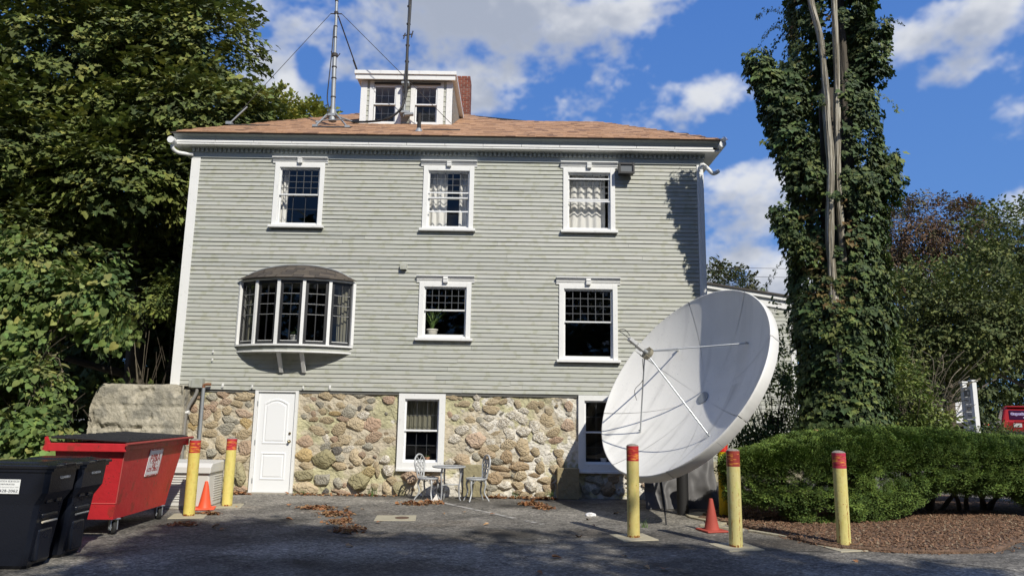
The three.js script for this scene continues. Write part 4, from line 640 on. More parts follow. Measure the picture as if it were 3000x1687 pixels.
bollard('yellow bollard just left of the basement door', -4.94, 1.95, 1.15, 4, '#bb2f3a', 0.3, '#d9ca74');
bollard('yellow bollard in front of the lower left edge of the satellite dish', 1.73, 4.445, 1.25, 5, '#b02a2c', 0.6, '#c6b772');
bollard('chipped yellow bollard beside the faded traffic cone', 2.974, 5.04, 1.235, 6, '#93382c', 1.6, '#c9bf80');
bollard('yellow bollard at the edge of the mulch bed in front of the hedge', 4.425, 4.967, 1.226, 7, '#b8324a', 1.2, '#d3c87e');
bollard('bright newly painted yellow bollard behind the chipped one, half hidden by the dish', 3.6, 2.43, 1.3, 8, '#d8262b', 0.1, '#eccc0c');
// ---------- cones ----------
function cone(name, label, x, y, z, h, m, band) {
  const o = thing(name, label, 'traffic cone', [x, y, z], 0.3, 'traffic cones'), s = h / 0.46;
  part('cone', new THREE.LatheGeometry([[0.001, 0.462], [0.022, 0.46], [0.028, 0.45], [0.05, 0.33], [0.085, 0.14], [0.108, 0.03], [0.125, 0.022]].map((p) => new THREE.Vector2(p[0] * s, p[1] * s)), 24), m, o);
  part('base', rbx(-0.17 * s, 0.17 * s, 0.002, 0.03 * s, -0.17 * s, 0.17 * s, 0.012), m, o);
  if (band) part('band', new THREE.CylinderGeometry(0.047 * s, 0.066 * s, 0.09 * s, 20, 1, true).translate(0, 0.315 * s, 0), M.white, o);
}
cone('traffic_cone', 'bright orange traffic cone by the white generator', -5.16, 0, 2.35, 0.46, mat(0.80, 0.10, 0.035, 0.5));
cone('traffic_cone', 'faded red traffic cone beside the chipped bollard', 3.0, 0, 3.8, 0.47, mat(0.42, 0.07, 0.045, 0.75, { map: grainT }));
// ---------- dumpster ----------
{
  const redT = tex(512, (u, v) => { const n = pfbm(u, v, 6, 4, 2), s = sstep(0.62, 0.75, pfbm(u, v, 10, 4, 7)), sp = pnoise(u * 90, v * 90, 90, 3) > 0.93 && pfbm(u, v, 5, 3, 4) > 0.55; const k = 0.85 + 0.3 * n; return sp ? [0.10, 0.035, 0.025] : [k * mix(0.50, 0.33, s), k * mix(0.024, 0.035, s), k * mix(0.030, 0.027, s)]; }, 0.7);
  const red = mat(1, 1, 1, 0.45, { map: redT, bumpMap: bumpT, bumpScale: 0.004 }), o = thing('red_dumpster', 'red steel dumpster with black plastic lids on casters', 'dumpster', [-5.62, 0, 4.2], 0.03);
  const T = 1.17, b = 0.21;
  const pts = [[-0.46, T, 0.93], [0.46, T, 0.93], [0.46, T, -0.93], [-0.46, T, -0.93], [-0.42, 0.42, 0.8], [0.345, 0.42, 0.8], [0.345, 0.42, -0.8], [-0.42, 0.42, -0.8], [-0.42, b, 0.77], [0.315, b, 0.77], [0.315, b, -0.77], [-0.42, b, -0.77]];
  part('body', poly(pts, [[4, 5, 1, 0], [5, 6, 2, 1], [6, 7, 3, 2], [7, 4, 0, 3], [8, 9, 5, 4], [9, 10, 6, 5], [10, 11, 7, 6], [11, 8, 4, 7], [8, 11, 10, 9]]), red, o);
  part('weld_line', [bar([-0.42, 0.42, 0.803], [0.345, 0.42, 0.803], 0.005, 0.005, 5), bar([0.348, 0.42, 0.8], [0.462, T, 0.932], 0.006, 0.006, 5)], mat(0.55, 0.12, 0.10, 0.5), o);
  part('rim', [rbx(-0.52, 0.5, T - 0.07, T + 0.035, 0.9, 1.0, 0.008), rbx(-0.52, 0.5, T - 0.07, T + 0.035, -1.0, -0.9, 0.008), rbx(0.44, 0.495, T - 0.05, T + 0.03, -0.899, 0.899, 0.008), rbx(-0.52, -0.46, T - 0.05, T + 0.03, -0.899, 0.899, 0.008)], red, o);
  part('hook', prism([[-0.6, T - 0.05], [-0.5, T - 0.08], [-0.5, T + 0.03], [-0.55, T + 0.12], [-0.58, T + 0.11], [-0.57, T + 0.02]], 0.02).translate(0, 0, 0.96), red, o);
  part('lid_rod', bar([0.53, T + 0.03, 1.05], [0.53, T + 0.045, -1.05], 0.02, 0.02, 10), mat(0.34, 0.05, 0.04, 0.6, { map: grainT }), o);
  const lidM = mat(0.02, 0.02, 0.021, 0.55, { map: grainT, bumpMap: bumpT, bumpScale: 0.01 });
  for (const [a, c] of [[-0.95, -0.01], [0.01, 0.95]]) { const g = new RoundedBoxGeometry(1.02, 0.03, c - a, 2, 0.01); const lid = part('lid', metric(g.translate(0, 0, (a + c) / 2)), lidM, o); lid.position.set(-0.01, T + 0.085, 0); lid.rotation.z = -0.045; for (let k = 0; k < 5; k++) part('rib', rbx(-0.48, 0.48, 0.012, 0.026, mix(a, c, (k + 0.5) / 5) - 0.03, mix(a, c, (k + 0.5) / 5) + 0.03, 0.006), lidM, lid); }
  for (const [x, z] of [[0.24, 0.66], [0.24, -0.66], [-0.32, 0.66], [-0.32, -0.66]]) {
    const c = sub('caster', o); c.position.set(x, 0, z); c.rotation.y = x * 1.5 + 0.5;
    part('wheel', new THREE.TorusGeometry(0.062, 0.024, 8, 22).rotateY(Math.PI / 2).translate(0.03, 0.087, 0), M.rubber, c); part('disc', new THREE.CylinderGeometry(0.05, 0.05, 0.03, 18).rotateZ(Math.PI / 2).translate(0.03, 0.087, 0), M.iron, c);
    part('fork', [rbx(-0.02, -0.004, 0.06, 0.2, -0.03, 0.04, 0.004), rbx(0.064, 0.08, 0.06, 0.2, -0.03, 0.04, 0.004), rbx(-0.04, 0.1, 0.195, 0.212, -0.05, 0.06, 0.004), bar([-0.025, 0.087, 0], [0.085, 0.087, 0], 0.012)], M.steel, c);
  }
  const signT = canvas(512, 512, (c) => {
    const r = rng(4); c.fillStyle = '#e9e4e2'; c.fillRect(0, 0, 512, 512); c.strokeStyle = '#9c2732'; c.lineWidth = 7; c.strokeRect(22, 18, 468, 476);
    c.fillStyle = '#a51f2a'; c.textAlign = 'center'; c.font = 'bold 190px sans-serif'; c.save(); c.translate(256, 240); c.scale(0.88, 1); c.fillText('PINA', 0, 0); c.restore(); c.font = 'bold 108px sans-serif'; c.save(); c.translate(250, 430); c.scale(0.98, 1); c.fillText('428-2062', 0, 0); c.restore();
    for (let i = 0; i < 120; i++) { c.fillStyle = r() < 0.6 ? '#b01c26' : '#7d2a26'; const x = 150 + r() * 210 + (r() - 0.5) * 120, y = 90 + r() * 330; c.beginPath(); c.ellipse(x, y, 3 + r() * 12, 3 + r() * 18, r() * 3, 0, 7); c.fill(); }
    for (let i = 0; i < 60; i++) { c.fillStyle = '#b01c26'; c.beginPath(); c.ellipse(r() * 512, r() < 0.5 ? r() * 16 : 496 + r() * 16, 4 + r() * 14, 3 + r() * 8, 0, 0, 7); c.fill(); }
  });
  const s = part('sign', rbx(-0.2, 0.2, -0.19, 0.19, -0.003, 0.003, 0.002, 1), M.vinyl, o), face = part('print', new THREE.PlaneGeometry(0.4, 0.38).translate(0, 0, 0.0045), mat(1, 1, 1, 0.5, { map: signT }), s);
  s.position.set(0.4245, 0.9, -0.02); s.rotation.set(0, Math.PI / 2, 0); s.rotateX(0.152);
}
// ---------- trash carts ----------
{
  const skin = mat(0.0085, 0.0105, 0.017, 0.42, { bumpMap: fineBumpT, bumpScale: 0.0012, roughnessMap: roughT }), lidM = mat(0.013, 0.014, 0.017, 0.36, { bumpMap: fineBumpT, bumpScale: 0.001, roughnessMap: roughT });
  const ringAt = (y, xf, xb, zh, ch) => [[xf, zh - ch], [xf - ch, zh], [xb + ch, zh], [xb, zh - ch], [xb, -zh + ch], [xb + ch, -zh], [xf - ch, -zh], [xf, -zh + ch]].map(([x, z]) => [x, y, z]);
  function loft(rings, cap = true) { const pos = [], n = rings[0].length, f = (a, b, c) => pos.push(...a, ...b, ...c); for (let i = 0; i + 1 < rings.length; i++) for (let k = 0; k < n; k++) { const a = rings[i][k], b = rings[i][(k + 1) % n], c = rings[i + 1][(k + 1) % n], d = rings[i + 1][k]; f(a, c, b); f(a, d, c); } if (cap) { const t = rings[rings.length - 1], u = rings[0]; for (let k = 1; k + 1 < n; k++) { f(t[0], t[k + 1], t[k]); f(u[0], u[k], u[k + 1]); } } const g = new THREE.BufferGeometry(); g.setAttribute('position', new THREE.Float32BufferAttribute(pos, 3)); g.computeVertexNormals(); return metric(g, 2); }
  const label = canvas(512, 400, (c) => { c.fillStyle = '#e9ebe8'; c.fillRect(0, 0, 512, 400); c.fillStyle = '#20242c'; c.textAlign = 'center'; c.font = 'bold 92px sans-serif'; c.fillText('PINA', 275, 95); c.font = 'bold 50px serif'; c.fillText('SANITATION SERVICES', 250, 165, 490); c.font = 'bold 44px sans-serif'; c.fillText('INCORPORATED', 250, 225, 440); c.font = 'italic 34px serif'; c.fillText('Owned and Operated Since 1982', 250, 280, 480); c.font = 'bold 78px sans-serif'; c.fillText('508-428-2062', 250, 370, 490); });
  const num = (t) => canvas(512, 128, (c) => { c.fillStyle = '#17191f'; c.fillRect(0, 0, 512, 128); c.fillStyle = '#b9bec4'; c.textAlign = 'center'; c.font = '92px sans-serif'; c.fillText(t, 256, 98, 480); });
  function cart(lab, z, digits, withLabel, dark) {
    const o = thing('trash_cart', lab, 'trash cart', [-5.22, 0, z], 0, 'wheeled trash carts');
    const body = part('body', loft([ringAt(0.0, 0.13, -0.3, 0.17, 0.03), ringAt(0.04, 0.155, -0.31, 0.2, 0.035), ringAt(0.66, 0.235, -0.38, 0.235, 0.04), ringAt(0.78, 0.315, -0.4, 0.252, 0.04), ringAt(1.0, 0.335, -0.42, 0.262, 0.045), ringAt(1.0, 0.36, -0.44, 0.275, 0.05), ringAt(1.035, 0.362, -0.442, 0.277, 0.05)]), skin, o);
    part('lift_pocket', [rbx(0.13, 0.243, 0.5, 0.56, -0.13, 0.13, 0.02), rbx(0.12, 0.212, 0.06, 0.4, -0.12, 0.12, 0.03)], skin, body);
    part('lift_bar', bar([0.235, 0.47, -0.12], [0.235, 0.47, 0.12], 0.012, 0.012, 10), dark ? M.steel : mat(0.62, 0.56, 0.44, 0.5), o);
    part('grip_hollow', [rbx(0.2, 0.262, 0.66, 0.76, -0.13, -0.03, 0.012), rbx(0.2, 0.262, 0.66, 0.76, 0.03, 0.13, 0.012)], skin, body);
    const lid = part('lid', loft([ringAt(1.037, 0.385, -0.45, 0.29, 0.05), ringAt(1.062, 0.39, -0.455, 0.292, 0.055), ringAt(1.07, 0.375, -0.45, 0.28, 0.06), ringAt(1.085, 0.25, -0.4, 0.21, 0.06), ringAt(1.1, 0.2, -0.38, 0.18, 0.06)]), lidM, o);
    part('lid_handle', rbx(0.26, 0.4, 1.06, 1.082, -0.09, 0.09, 0.01), lidM, lid);
    part('axle_handle', bar([-0.47, 1.0, -0.2], [-0.47, 1.0, 0.2], 0.016), skin, o);
    for (const s of [-1, 1]) part('wheel', new THREE.CylinderGeometry(0.12, 0.12, 0.05, 22).rotateX(Math.PI / 2).translate(-0.34, 0.12, s * 0.225), M.rubber, o);
    const n = part('number', new THREE.PlaneGeometry(0.2, 0.05), mat(1, 1, 1, 0.5, { map: num(digits) }), o); n.position.set(0.331, 0.93, -0.03); n.rotation.y = Math.PI / 2; n.rotateX(-0.09);
    if (withLabel) { const l = part('label', new THREE.PlaneGeometry(0.31, 0.2), mat(1, 1, 1, 0.45, { map: label }), o); l.position.set(-0.115, 0.875, 0.2605); l.rotation.x = -0.045; l.userData.label = 'white printed company label'; }
  }
  cart('dark blue trash cart with white company label, nearest the camera', 6.78, '1222400857', true, false);
  cart('dark blue trash cart without a label, beside the dumpster', 6.19, '0418485606', false, true);
}
// ---------- generator ----------
{
  const o = thing('standby_generator', 'white boxy generator standing between the dumpster and the stone wall', 'generator', [-5.72, 0, 2.05]), m = mat(0.62, 0.61, 0.57, 0.4);
  part('housing', rbx(-0.6, 0.6, 0.03, 0.6, -0.31, 0.31, 0.03, 3), m, o);
  part('lid', metric(new THREE.ExtrudeGeometry(new THREE.Shape([[-0.34, 0.605], [0.345, 0.605], [0.34, 0.68], [0.27, 0.74], [-0.3, 0.76], [-0.34, 0.7]].map((p) => new THREE.Vector2(...p))), { depth: 1.24, bevelEnabled: true, bevelSize: 0.012, bevelThickness: 0.012, bevelSegments: 2 }).rotateY(-Math.PI / 2).translate(0.62, 0, 0)), m, o);
  for (let i = 0; i < 11; i++) part('louver', rbx(-0.1, 0.38, 0.12 + i * 0.04, 0.135 + i * 0.04, 0.311, 0.325, 0.004), m, o);
  for (let i = 0; i < 11; i++) part('louver', rbx(0.601, 0.612, 0.12 + i * 0.04, 0.135 + i * 0.04, -0.25, 0.1, 0.004), m, o);
  part('lock', bar([0.5, 0.08, 0.305], [0.5, 0.08, 0.318], 0.02, 0.02, 12), M.black, o);
  part('pad', rbx(-0.66, 0.66, 0, 0.029, -0.36, 0.36, 0.008), M.concrete, o);
}
// ---------- cast metal table and chairs ----------
{
  const alu = mat(0.50, 0.515, 0.52, 0.5, { metalness: 0.15, map: grainT, bumpMap: fineBumpT, bumpScale: 0.002 });
  const legShape = (a, r0, yTop, r1, w = 0.0165) => { const c = Math.cos(a), s = Math.sin(a); return limb([[c * r0, yTop, s * r0], [c * (r0 + 0.03), yTop * 0.78, s * (r0 + 0.03)], [c * (r0 + 0.005), yTop * 0.4, s * (r0 + 0.005)], [c * (r1 - 0.02), 0.04, s * (r1 - 0.02)], [c * r1, 0.006, s * r1]], w * 1.25, w * 0.85, 16, 7); };
  const lattice = (R, y, n) => { const l = [new THREE.TorusGeometry(R, 0.014, 6, 40).rotateX(Math.PI / 2).translate(0, y, 0), new THREE.TorusGeometry(R * 0.55, 0.007, 5, 30).rotateX(Math.PI / 2).translate(0, y, 0)]; for (let i = -n; i <= n; i++) { const t = i / (n + 0.5) * R, h = Math.sqrt(R * R - t * t); for (const q of [1, -1]) { const a = q * Math.PI / 4, c = Math.cos(a), s = Math.sin(a); l.push(bx(-h, h, y - 0.004, y + 0.005, -0.009, 0.009).translate(0, 0, t).rotateY(a)); } } return l; };
  const t = thing('bistro_table', 'round cast metal bistro table between the two chairs', 'table', [-1.19, 0, 0.72], 0.35);
  part('top', [...lattice(0.31, 0.635, 9), new THREE.CylinderGeometry(0.318, 0.312, 0.025, 44, 1, true).translate(0, 0.632, 0)], alu, t);
  for (let k = 0; k < 3; k++) part('leg', legShape(k * Math.PI * 2 / 3 + 0.4, 0.2, 0.63, 0.24), alu, t);
  part('stretcher', [0, 1, 2].map((k) => { const a = k * Math.PI * 2 / 3 + 0.4; return bar([0, 0.3, 0], [Math.cos(a) * 0.2, 0.3, Math.sin(a) * 0.2], 0.012); }), alu, t);
  function chair(label, x, z, turn) { // faces local +x
    const o = thing('bistro_chair', label, 'chair', [x, 0, z], turn, 'cast metal bistro chairs');
    part('seat', lattice(0.19, 0.42, 6), alu, o);
    part('seat_rim', [new THREE.CylinderGeometry(0.2, 0.196, 0.03, 36, 1, true).translate(0, 0.415, 0)], alu, o);
    for (const [a, r] of [[0.65, 0.24], [-0.65, 0.24], [Math.PI - 0.6, 0.26], [Math.PI + 0.6, 0.26]]) part('leg', legShape(a, 0.16, 0.41, r), alu, o);
    part('bracket', [0.65, -0.65, Math.PI - 0.6, Math.PI + 0.6].map((a) => tube([[Math.cos(a - 0.5) * 0.17, 0.4, Math.sin(a - 0.5) * 0.17], [Math.cos(a) * 0.17, 0.33, Math.sin(a) * 0.17], [Math.cos(a + 0.5) * 0.17, 0.4, Math.sin(a + 0.5) * 0.17]], 0.008, 10, 5)), alu, o);
    const back = sub('backrest', o); back.position.set(-0.17, 0.42, 0); back.rotation.z = 0.13; // back lies in the local y-z plane
    const ov = (p) => p.map(([z2, y]) => [0, y, z2]);
    part('back_frame', tube(ov([[-0.1, 0.0], [-0.115, 0.08], [-0.15, 0.18], [-0.175, 0.27], [-0.155, 0.35], [-0.09, 0.415], [0, 0.44], [0.09, 0.415], [0.155, 0.35], [0.175, 0.27], [0.15, 0.18], [0.115, 0.08], [0.1, 0]]), 0.017, 56, 7), alu, back);
    const sc = []; const ring = (cz, cy, r, a0 = 0, a1 = 6.283) => sc.push(tube(Array.from({ length: 13 }, (_, i) => { const a = mix(a0, a1, i / 12); return [0, cy + Math.sin(a) * r, cz + Math.cos(a) * r]; }), 0.0095, 22, 5));
    ring(0, 0.2, 0.035); for (const s of [-1, 1]) { ring(s * 0.062, 0.255, 0.042); ring(s * 0.06, 0.145, 0.042); ring(s * 0.1, 0.3, 0.035, 0.5, 5); sc.push(tube(ov([[s * 0.03, 0.0], [s * 0.035, 0.06], [s * 0.06, 0.1]]), 0.008, 8, 5), tube(ov([[s * 0.03, 0.325], [s * 0.05, 0.37], [s * 0.09, 0.41]]), 0.008, 8, 5), tube(ov([[s * 0.12, 0.22], [s * 0.15, 0.26], [s * 0.17, 0.29]]), 0.007, 8, 5)); }
    ring(0, 0.31, 0.03); ring(0, 0.09, 0.03); sc.push(tube(ov([[-0.1, 0.02], [0, 0.03], [0.1, 0.02]]), 0.009, 10, 5));
    part('scrollwork', sc, alu, back);
  }
  chair('cast metal bistro chair left of the table, under the basement window', -1.58, 0.74, -0.45);
  chair('cast metal bistro chair right of the table, against the pier', -0.66, 0.72, Math.PI + 0.45);
}
// ---------- satellite dish ----------
{
  const c0 = V(2.79, 2.286, 2.85), n = V(-0.763, 0.515, 0.391).normalize(), R = 1.808, dep = 0.6, foc = R * R / 4 / dep;
  const a = V(0, 0, 0).crossVectors(n, V(0, 1, 0)).normalize(), b = V(0, 0, 0).crossVectors(a, n), vx = c0.clone().addScaledVector(n, -dep);
  const o = thing('satellite_dish', 'large white satellite dish tilted up in front of the house corner', 'satellite dish', [2.98, 0, 2.1]);
  const aim = new THREE.Matrix4().makeBasis(a, n, a.clone().cross(n)).setPosition(vx.clone().sub(o.position));
  // grimy gelcoat: streaks down the bowl, speckles of lichen, grey water stains
  const dT = tex(1024, (u, v) => { // v runs up the dish
    const n1 = fbm3(u * 5, v * 5, 2, 4), st = fbm3(u * 26, v * 2.6, 7, 4), sp = pnoise(u * 420, v * 420, 420, 3), zone = fbm3(u * 6 + 4, v * 6, 1, 3);
    let k = 0.76 - 0.07 * sstep(0.5, 0.75, st) - 0.06 * sstep(0.45, 0.7, n1) + (pnoise(u * 200, v * 200, 200, 6) - 0.5) * 0.02; let w = 0.01 * n1;
    if (sp > 0.955 && zone > 0.53) { k *= 0.32; } if (st > 0.66 && v > 0.45) k -= (st - 0.66) * 0.7;
    return [k, k * 0.985, k * (0.93 - w * 2)];
  }, 1);
  const skinM = mat(1, 1, 1, 0.55, { map: dT, bumpMap: bumpT, bumpScale: 0.002, side: THREE.DoubleSide });
  const refl = sub('reflector', o); aim.decompose(refl.position, refl.quaternion, refl.scale);
  // local: x = a, y = n, z = a x n = -b
  const P8 = Math.PI / 4, sect = (k) => {
    const prof = []; for (let i = 0; i <= 20; i++) { const r = mix(0.1, R - 0.012, i / 20); prof.push([r, dep * r * r / R / R]); } prof.push([R - 0.004, dep + 0.012], [R + 0.012, dep + 0.008], [R + 0.02, dep - 0.02], [R + 0.022, dep - 0.17], [R - 0.03, dep - 0.172]);
    for (let i = 20; i >= 0; i--) { const r = mix(0.1, R - 0.035, i / 20); prof.push([r, dep * r * r / R / R - 0.022]); }
    const gap = 0.0035, th0 = k * P8 + P8 / 2 + gap, n2 = 14, pos = [], uv = [], idx = [];
    for (let j = 0; j <= n2; j++) { const th = th0 + (P8 - 2 * gap) * j / n2; for (const [r, y] of prof) { const X = Math.cos(th) * r, Z = -Math.sin(th) * r; pos.push(X, y, Z); uv.push(X / (2.1 * R) + 0.5, -Z / (2.1 * R) + 0.5); } }
    const m = prof.length; for (let j = 0; j < n2; j++) for (let i = 0; i + 1 < m; i++) { const p = j * m + i, q = p + m; idx.push(p, q, q + 1, p, q + 1, p + 1); }
    const g = new THREE.BufferGeometry(); g.setAttribute('position', new THREE.Float32BufferAttribute(pos, 3)); g.setAttribute('uv', new THREE.Float32BufferAttribute(uv, 2)); g.setIndex(idx); g.computeVertexNormals(); return g;
  };
  for (let k = 0; k < 8; k++) part('panel', sect(k), skinM, refl);
  for (let k = 0; k < 8; k++) { const th = k * P8 + P8 / 2, q = []; for (let i = 0; i <= 8; i++) { const r = mix(0.08, R - 0.05, i / 8); q.push([Math.cos(th) * r, dep * r * r / R / R - 0.05, -Math.sin(th) * r]); } part('rib', tube(q, 0.028, 16, 6), M.galv, refl); }
  part('back_ring', new THREE.TorusGeometry(0.75, 0.03, 8, 40).rotateX(Math.PI / 2).translate(0, -0.02, 0), M.galv, refl);
  part('hub_plate', new THREE.CylinderGeometry(0.115, 0.115, 0.008, 30).translate(0, 0.012, 0), mat(0.30, 0.33, 0.36, 0.5, { metalness: 0.3, map: grainT }), refl);
  part('back_plate', new THREE.CylinderGeometry(0.2, 0.2, 0.03, 24).translate(0, -0.05, 0), M.galv, refl);
  for (const d of [45, 135, -135, -45]) { const t = d * Math.PI / 180, r = R * 0.673, f = [Math.cos(t) * r, dep * 0.453, -Math.sin(t) * r], e = [Math.cos(t) * 0.09, foc - 0.03, -Math.sin(t) * 0.09]; part('strut', [bar(f, e, 0.0125, 0.0125, 8), bar([f[0], f[1] - 0.01, f[2]], [f[0] * 0.985, f[1] + 0.05, f[2] * 0.985], 0.02, 0.014, 8)], M.steel, refl); }
  const feed = sub('feed', o); aim.decompose(feed.position, feed.quaternion, feed.scale);
  part('scalar_ring', [new THREE.CylinderGeometry(0.1, 0.1, 0.05, 26, 1, true).translate(0, foc - 0.02, 0), new THREE.CylinderGeometry(0.07, 0.07, 0.06, 22, 1, true).translate(0, foc - 0.02, 0), new THREE.CylinderGeometry(0.1, 0.1, 0.012, 26).translate(0, foc + 0.01, 0), ...[0, 1, 2, 3].map((k) => bar([Math.cos(k * 1.57 + 0.78) * 0.1, foc - 0.05, Math.sin(k * 1.57 + 0.78) * 0.1], [Math.cos(k * 1.57 + 0.78) * 0.1, foc + 0.06, Math.sin(k * 1.57 + 0.78) * 0.1], 0.01))], mat(0.38, 0.34, 0.24, 0.5, { metalness: 0.4, map: grainT }), feed);
  part('feed_horn', [bar([0, foc - 0.03, 0], [0, foc + 0.14, 0], 0.045, 0.03, 14)], M.galv, feed);
  part('converter', [rbx(-0.045, 0.045, foc + 0.1, foc + 0.24, -0.035, 0.035, 0.008), rbx(-0.04, 0.04, foc + 0.26, foc + 0.42, -0.03, 0.03, 0.008), bar([0, foc + 0.2, 0], [0, foc + 0.28, 0], 0.015)], mat(0.5, 0.5, 0.48, 0.5), feed);
  part('feed_cable', tube([[0.0, foc + 0.42, 0], [0.03, foc + 0.52, 0.02], [0.1, foc + 0.6, 0.05], [0.05, foc + 0.55, 0.1], [0.0, foc + 0.44, 0.06]], 0.006, 24, 5), M.black, feed);
  part('strut_cable', tube([[0.09, foc - 0.02, -0.09], [0.3, foc - 0.33, -0.3], [0.5, foc - 0.4, -0.45], [0.55, foc - 0.55, -0.55]], 0.005, 20, 5), M.black, feed);
  // mount
  const w = (p) => [p[0] - 2.98, p[1], p[2] - 2.1], back = vx.clone().addScaledVector(n, -0.1), black = mat(0.016, 0.016, 0.017, 0.6);
  part('pole', bar([0, -0.05, 0], [0, 1.5, 0], 0.1, 0.1, 20), black, o);
  part('mount_head', [rbx(-0.14, 0.14, 1.35, 1.65, -0.14, 0.14, 0.01), bar([0, 1.5, 0], w(back.toArray()), 0.07, 0.06, 12), bar([0, 1.3, 0], w(back.clone().addScaledVector(b, -0.7).toArray()), 0.035, 0.035, 8), bar([0, 0.9, 0], w(c0.clone().addScaledVector(b, -1.25).addScaledVector(n, -0.42).toArray()), 0.035, 0.035, 8)], black, o);
  part('jack', [bar(w([2.44, 0, 3.27]), w([2.43, 0.28, 3.17]), 0.012, 0.012, 8), bar(w([2.43, 0.26, 3.18]), w([2.4, 0.82, 2.97]), 0.022, 0.022, 8)], black, o);
}
{ // tarp thrown over something under the dish
  const nx = 46, ny = 34, pos = [], uv = [], idx = []; const prof = (v) => v < 0.35 ? [mix(1.0, 0.42, v / 0.35), 0.92 + 0.05 * (v / 0.35)] : v < 1 ? [mix(0, 0, v), 0] : [0, 0];
  for (let j = 0; j <= ny; j++) for (let i = 0; i <= nx; i++) { const u = i / nx, v = j / ny, x = mix(2.45, 3.78, u), top = 0.62 + 0.42 * sstep(0.2, 0.75, u) + 0.08 * (noise3(u * 4, 2, 1) - 0.5); let y, z; if (v < 0.3) { y = top; z = mix(0.75, 1.2, v / 0.3); } else { const t = (v - 0.3) / 0.7; y = mix(top, 0.01, t); z = 1.2 + 0.28 * t; } z += Math.sin(u * 19 + noise3(u * 6, v * 3, 4) * 5) * 0.05 * sstep(0.3, 0.8, v) + (fbm3(u * 7, v * 7, 5, 4) - 0.5) * 0.1; y += (fbm3(u * 5, v * 5, 8, 3) - 0.5) * 0.08 * (1 - v); pos.push(x + (fbm3(u * 6, v * 6, 2, 3) - 0.5) * 0.05, Math.max(0.005, y), z); uv.push(x, y + z); }
  for (let j = 0; j < ny; j++) for (let i = 0; i < nx; i++) { const p = j * (nx + 1) + i, q = p + 1, s = p + nx + 1; idx.push(p, s, q, q, s, s + 1); }
  const g = new THREE.BufferGeometry(); g.setAttribute('position', new THREE.Float32BufferAttribute(pos, 3)); g.setAttribute('uv', new THREE.Float32BufferAttribute(uv, 2)); g.setIndex(idx); g.computeVertexNormals();
  solo('tarp_cover', g, mat(0.11, 0.107, 0.108, 0.6, { side: THREE.DoubleSide, map: grainT }), 'grey tarp draped over equipment beneath the satellite dish', 'tarp');
}
// ---------- foliage ----------
const leafMat = (r, g, b, t = 0.25) => new THREE.MeshPhysicalMaterial({ color: lin(r, g, b), roughness: 0.75, specularIntensity: 0.6, transmission: t, thickness: 0, vertexColors: true, side: THREE.DoubleSide });
M.leaf = leafMat(1, 1, 1, 0.3); M.needle = leafMat(1, 1, 1, 0.0);
const bark = (r, g, b) => mat(r, g, b, 0.95, { map: grainT, bumpMap: bumpT, bumpScale: 0.04 });
M.bark = bark(0.10, 0.085, 0.065); M.paleBark = mat(1, 1, 1, 0.95, { map: tex(256, (u, v) => { const n = pfbm(u, v, 8, 4, 3), k = sstep(0.42, 0.58, n); return [mix(0.20, 0.52, k), mix(0.175, 0.48, k), mix(0.13, 0.39, k)]; }, 3), bumpMap: bumpT, bumpScale: 0.05 }); M.twig = bark(0.12, 0.095, 0.065); M.deadTwig = bark(0.34, 0.29, 0.2);
const OUT = { // leaf outlines: along x, across y, unit length
  maple: [[0, 0], [0.1, 0.22], [-0.02, 0.4], [0.3, 0.32], [0.42, 0.52], [0.55, 0.25], [0.75, 0.22], [1, 0], [0.75, -0.22], [0.55, -0.25], [0.42, -0.52], [0.3, -0.32], [-0.02, -0.4], [0.1, -0.22]],
  heart: [[0, 0], [-0.14, 0.22], [0.02, 0.42], [0.3, 0.47], [0.62, 0.34], [1, 0], [0.62, -0.34], [0.3, -0.47], [0.02, -0.42], [-0.14, -0.22]],
  ivy: [[0, 0], [-0.05, 0.25], [0.3, 0.22], [0.45, 0.42], [0.62, 0.2], [1, 0], [0.62, -0.2], [0.45, -0.42], [0.3, -0.22], [-0.05, -0.25]],
  oval: [[0, 0], [0.3, 0.24], [0.65, 0.2], [1, 0], [0.65, -0.2], [0.3, -0.24]],
  slim: [[0, 0], [0.4, 0.13], [1, 0], [0.4, -0.13]],
};
function leaf(kind, s, fold) { // fan round the midrib, folded and curled
  const o = OUT[kind], pos = [], c = [0.4 * s, 0, 0], P = o.map(([x, y]) => [x * s, (Math.abs(y) * fold - x * x * 0.16) * s, y * s]);
  for (let i = 0; i < P.length; i++) { const a = P[i], b = P[(i + 1) % P.length]; pos.push(...c, ...b, ...a); }
  const g = new THREE.BufferGeometry(); g.setAttribute('position', new THREE.Float32BufferAttribute(pos, 3)); g.computeVertexNormals(); return g;
}
const E3 = (x, y, z) => new THREE.Matrix4().makeRotationFromEuler(new THREE.Euler(x, y, z));
function tint(g, r, base, spread) { const k = 1 + (r() - 0.5) * spread, w = (r() - 0.5) * spread * 0.5, n = g.attributes.position.count, c = new Float32Array(n * 3); for (let i = 0; i < n; i++) { c[i * 3] = base[0] * k * (1 + w); c[i * 3 + 1] = base[1] * k; c[i * 3 + 2] = base[2] * k * (1 - w); } g.setAttribute('color', new THREE.BufferAttribute(c, 3)); return g; }
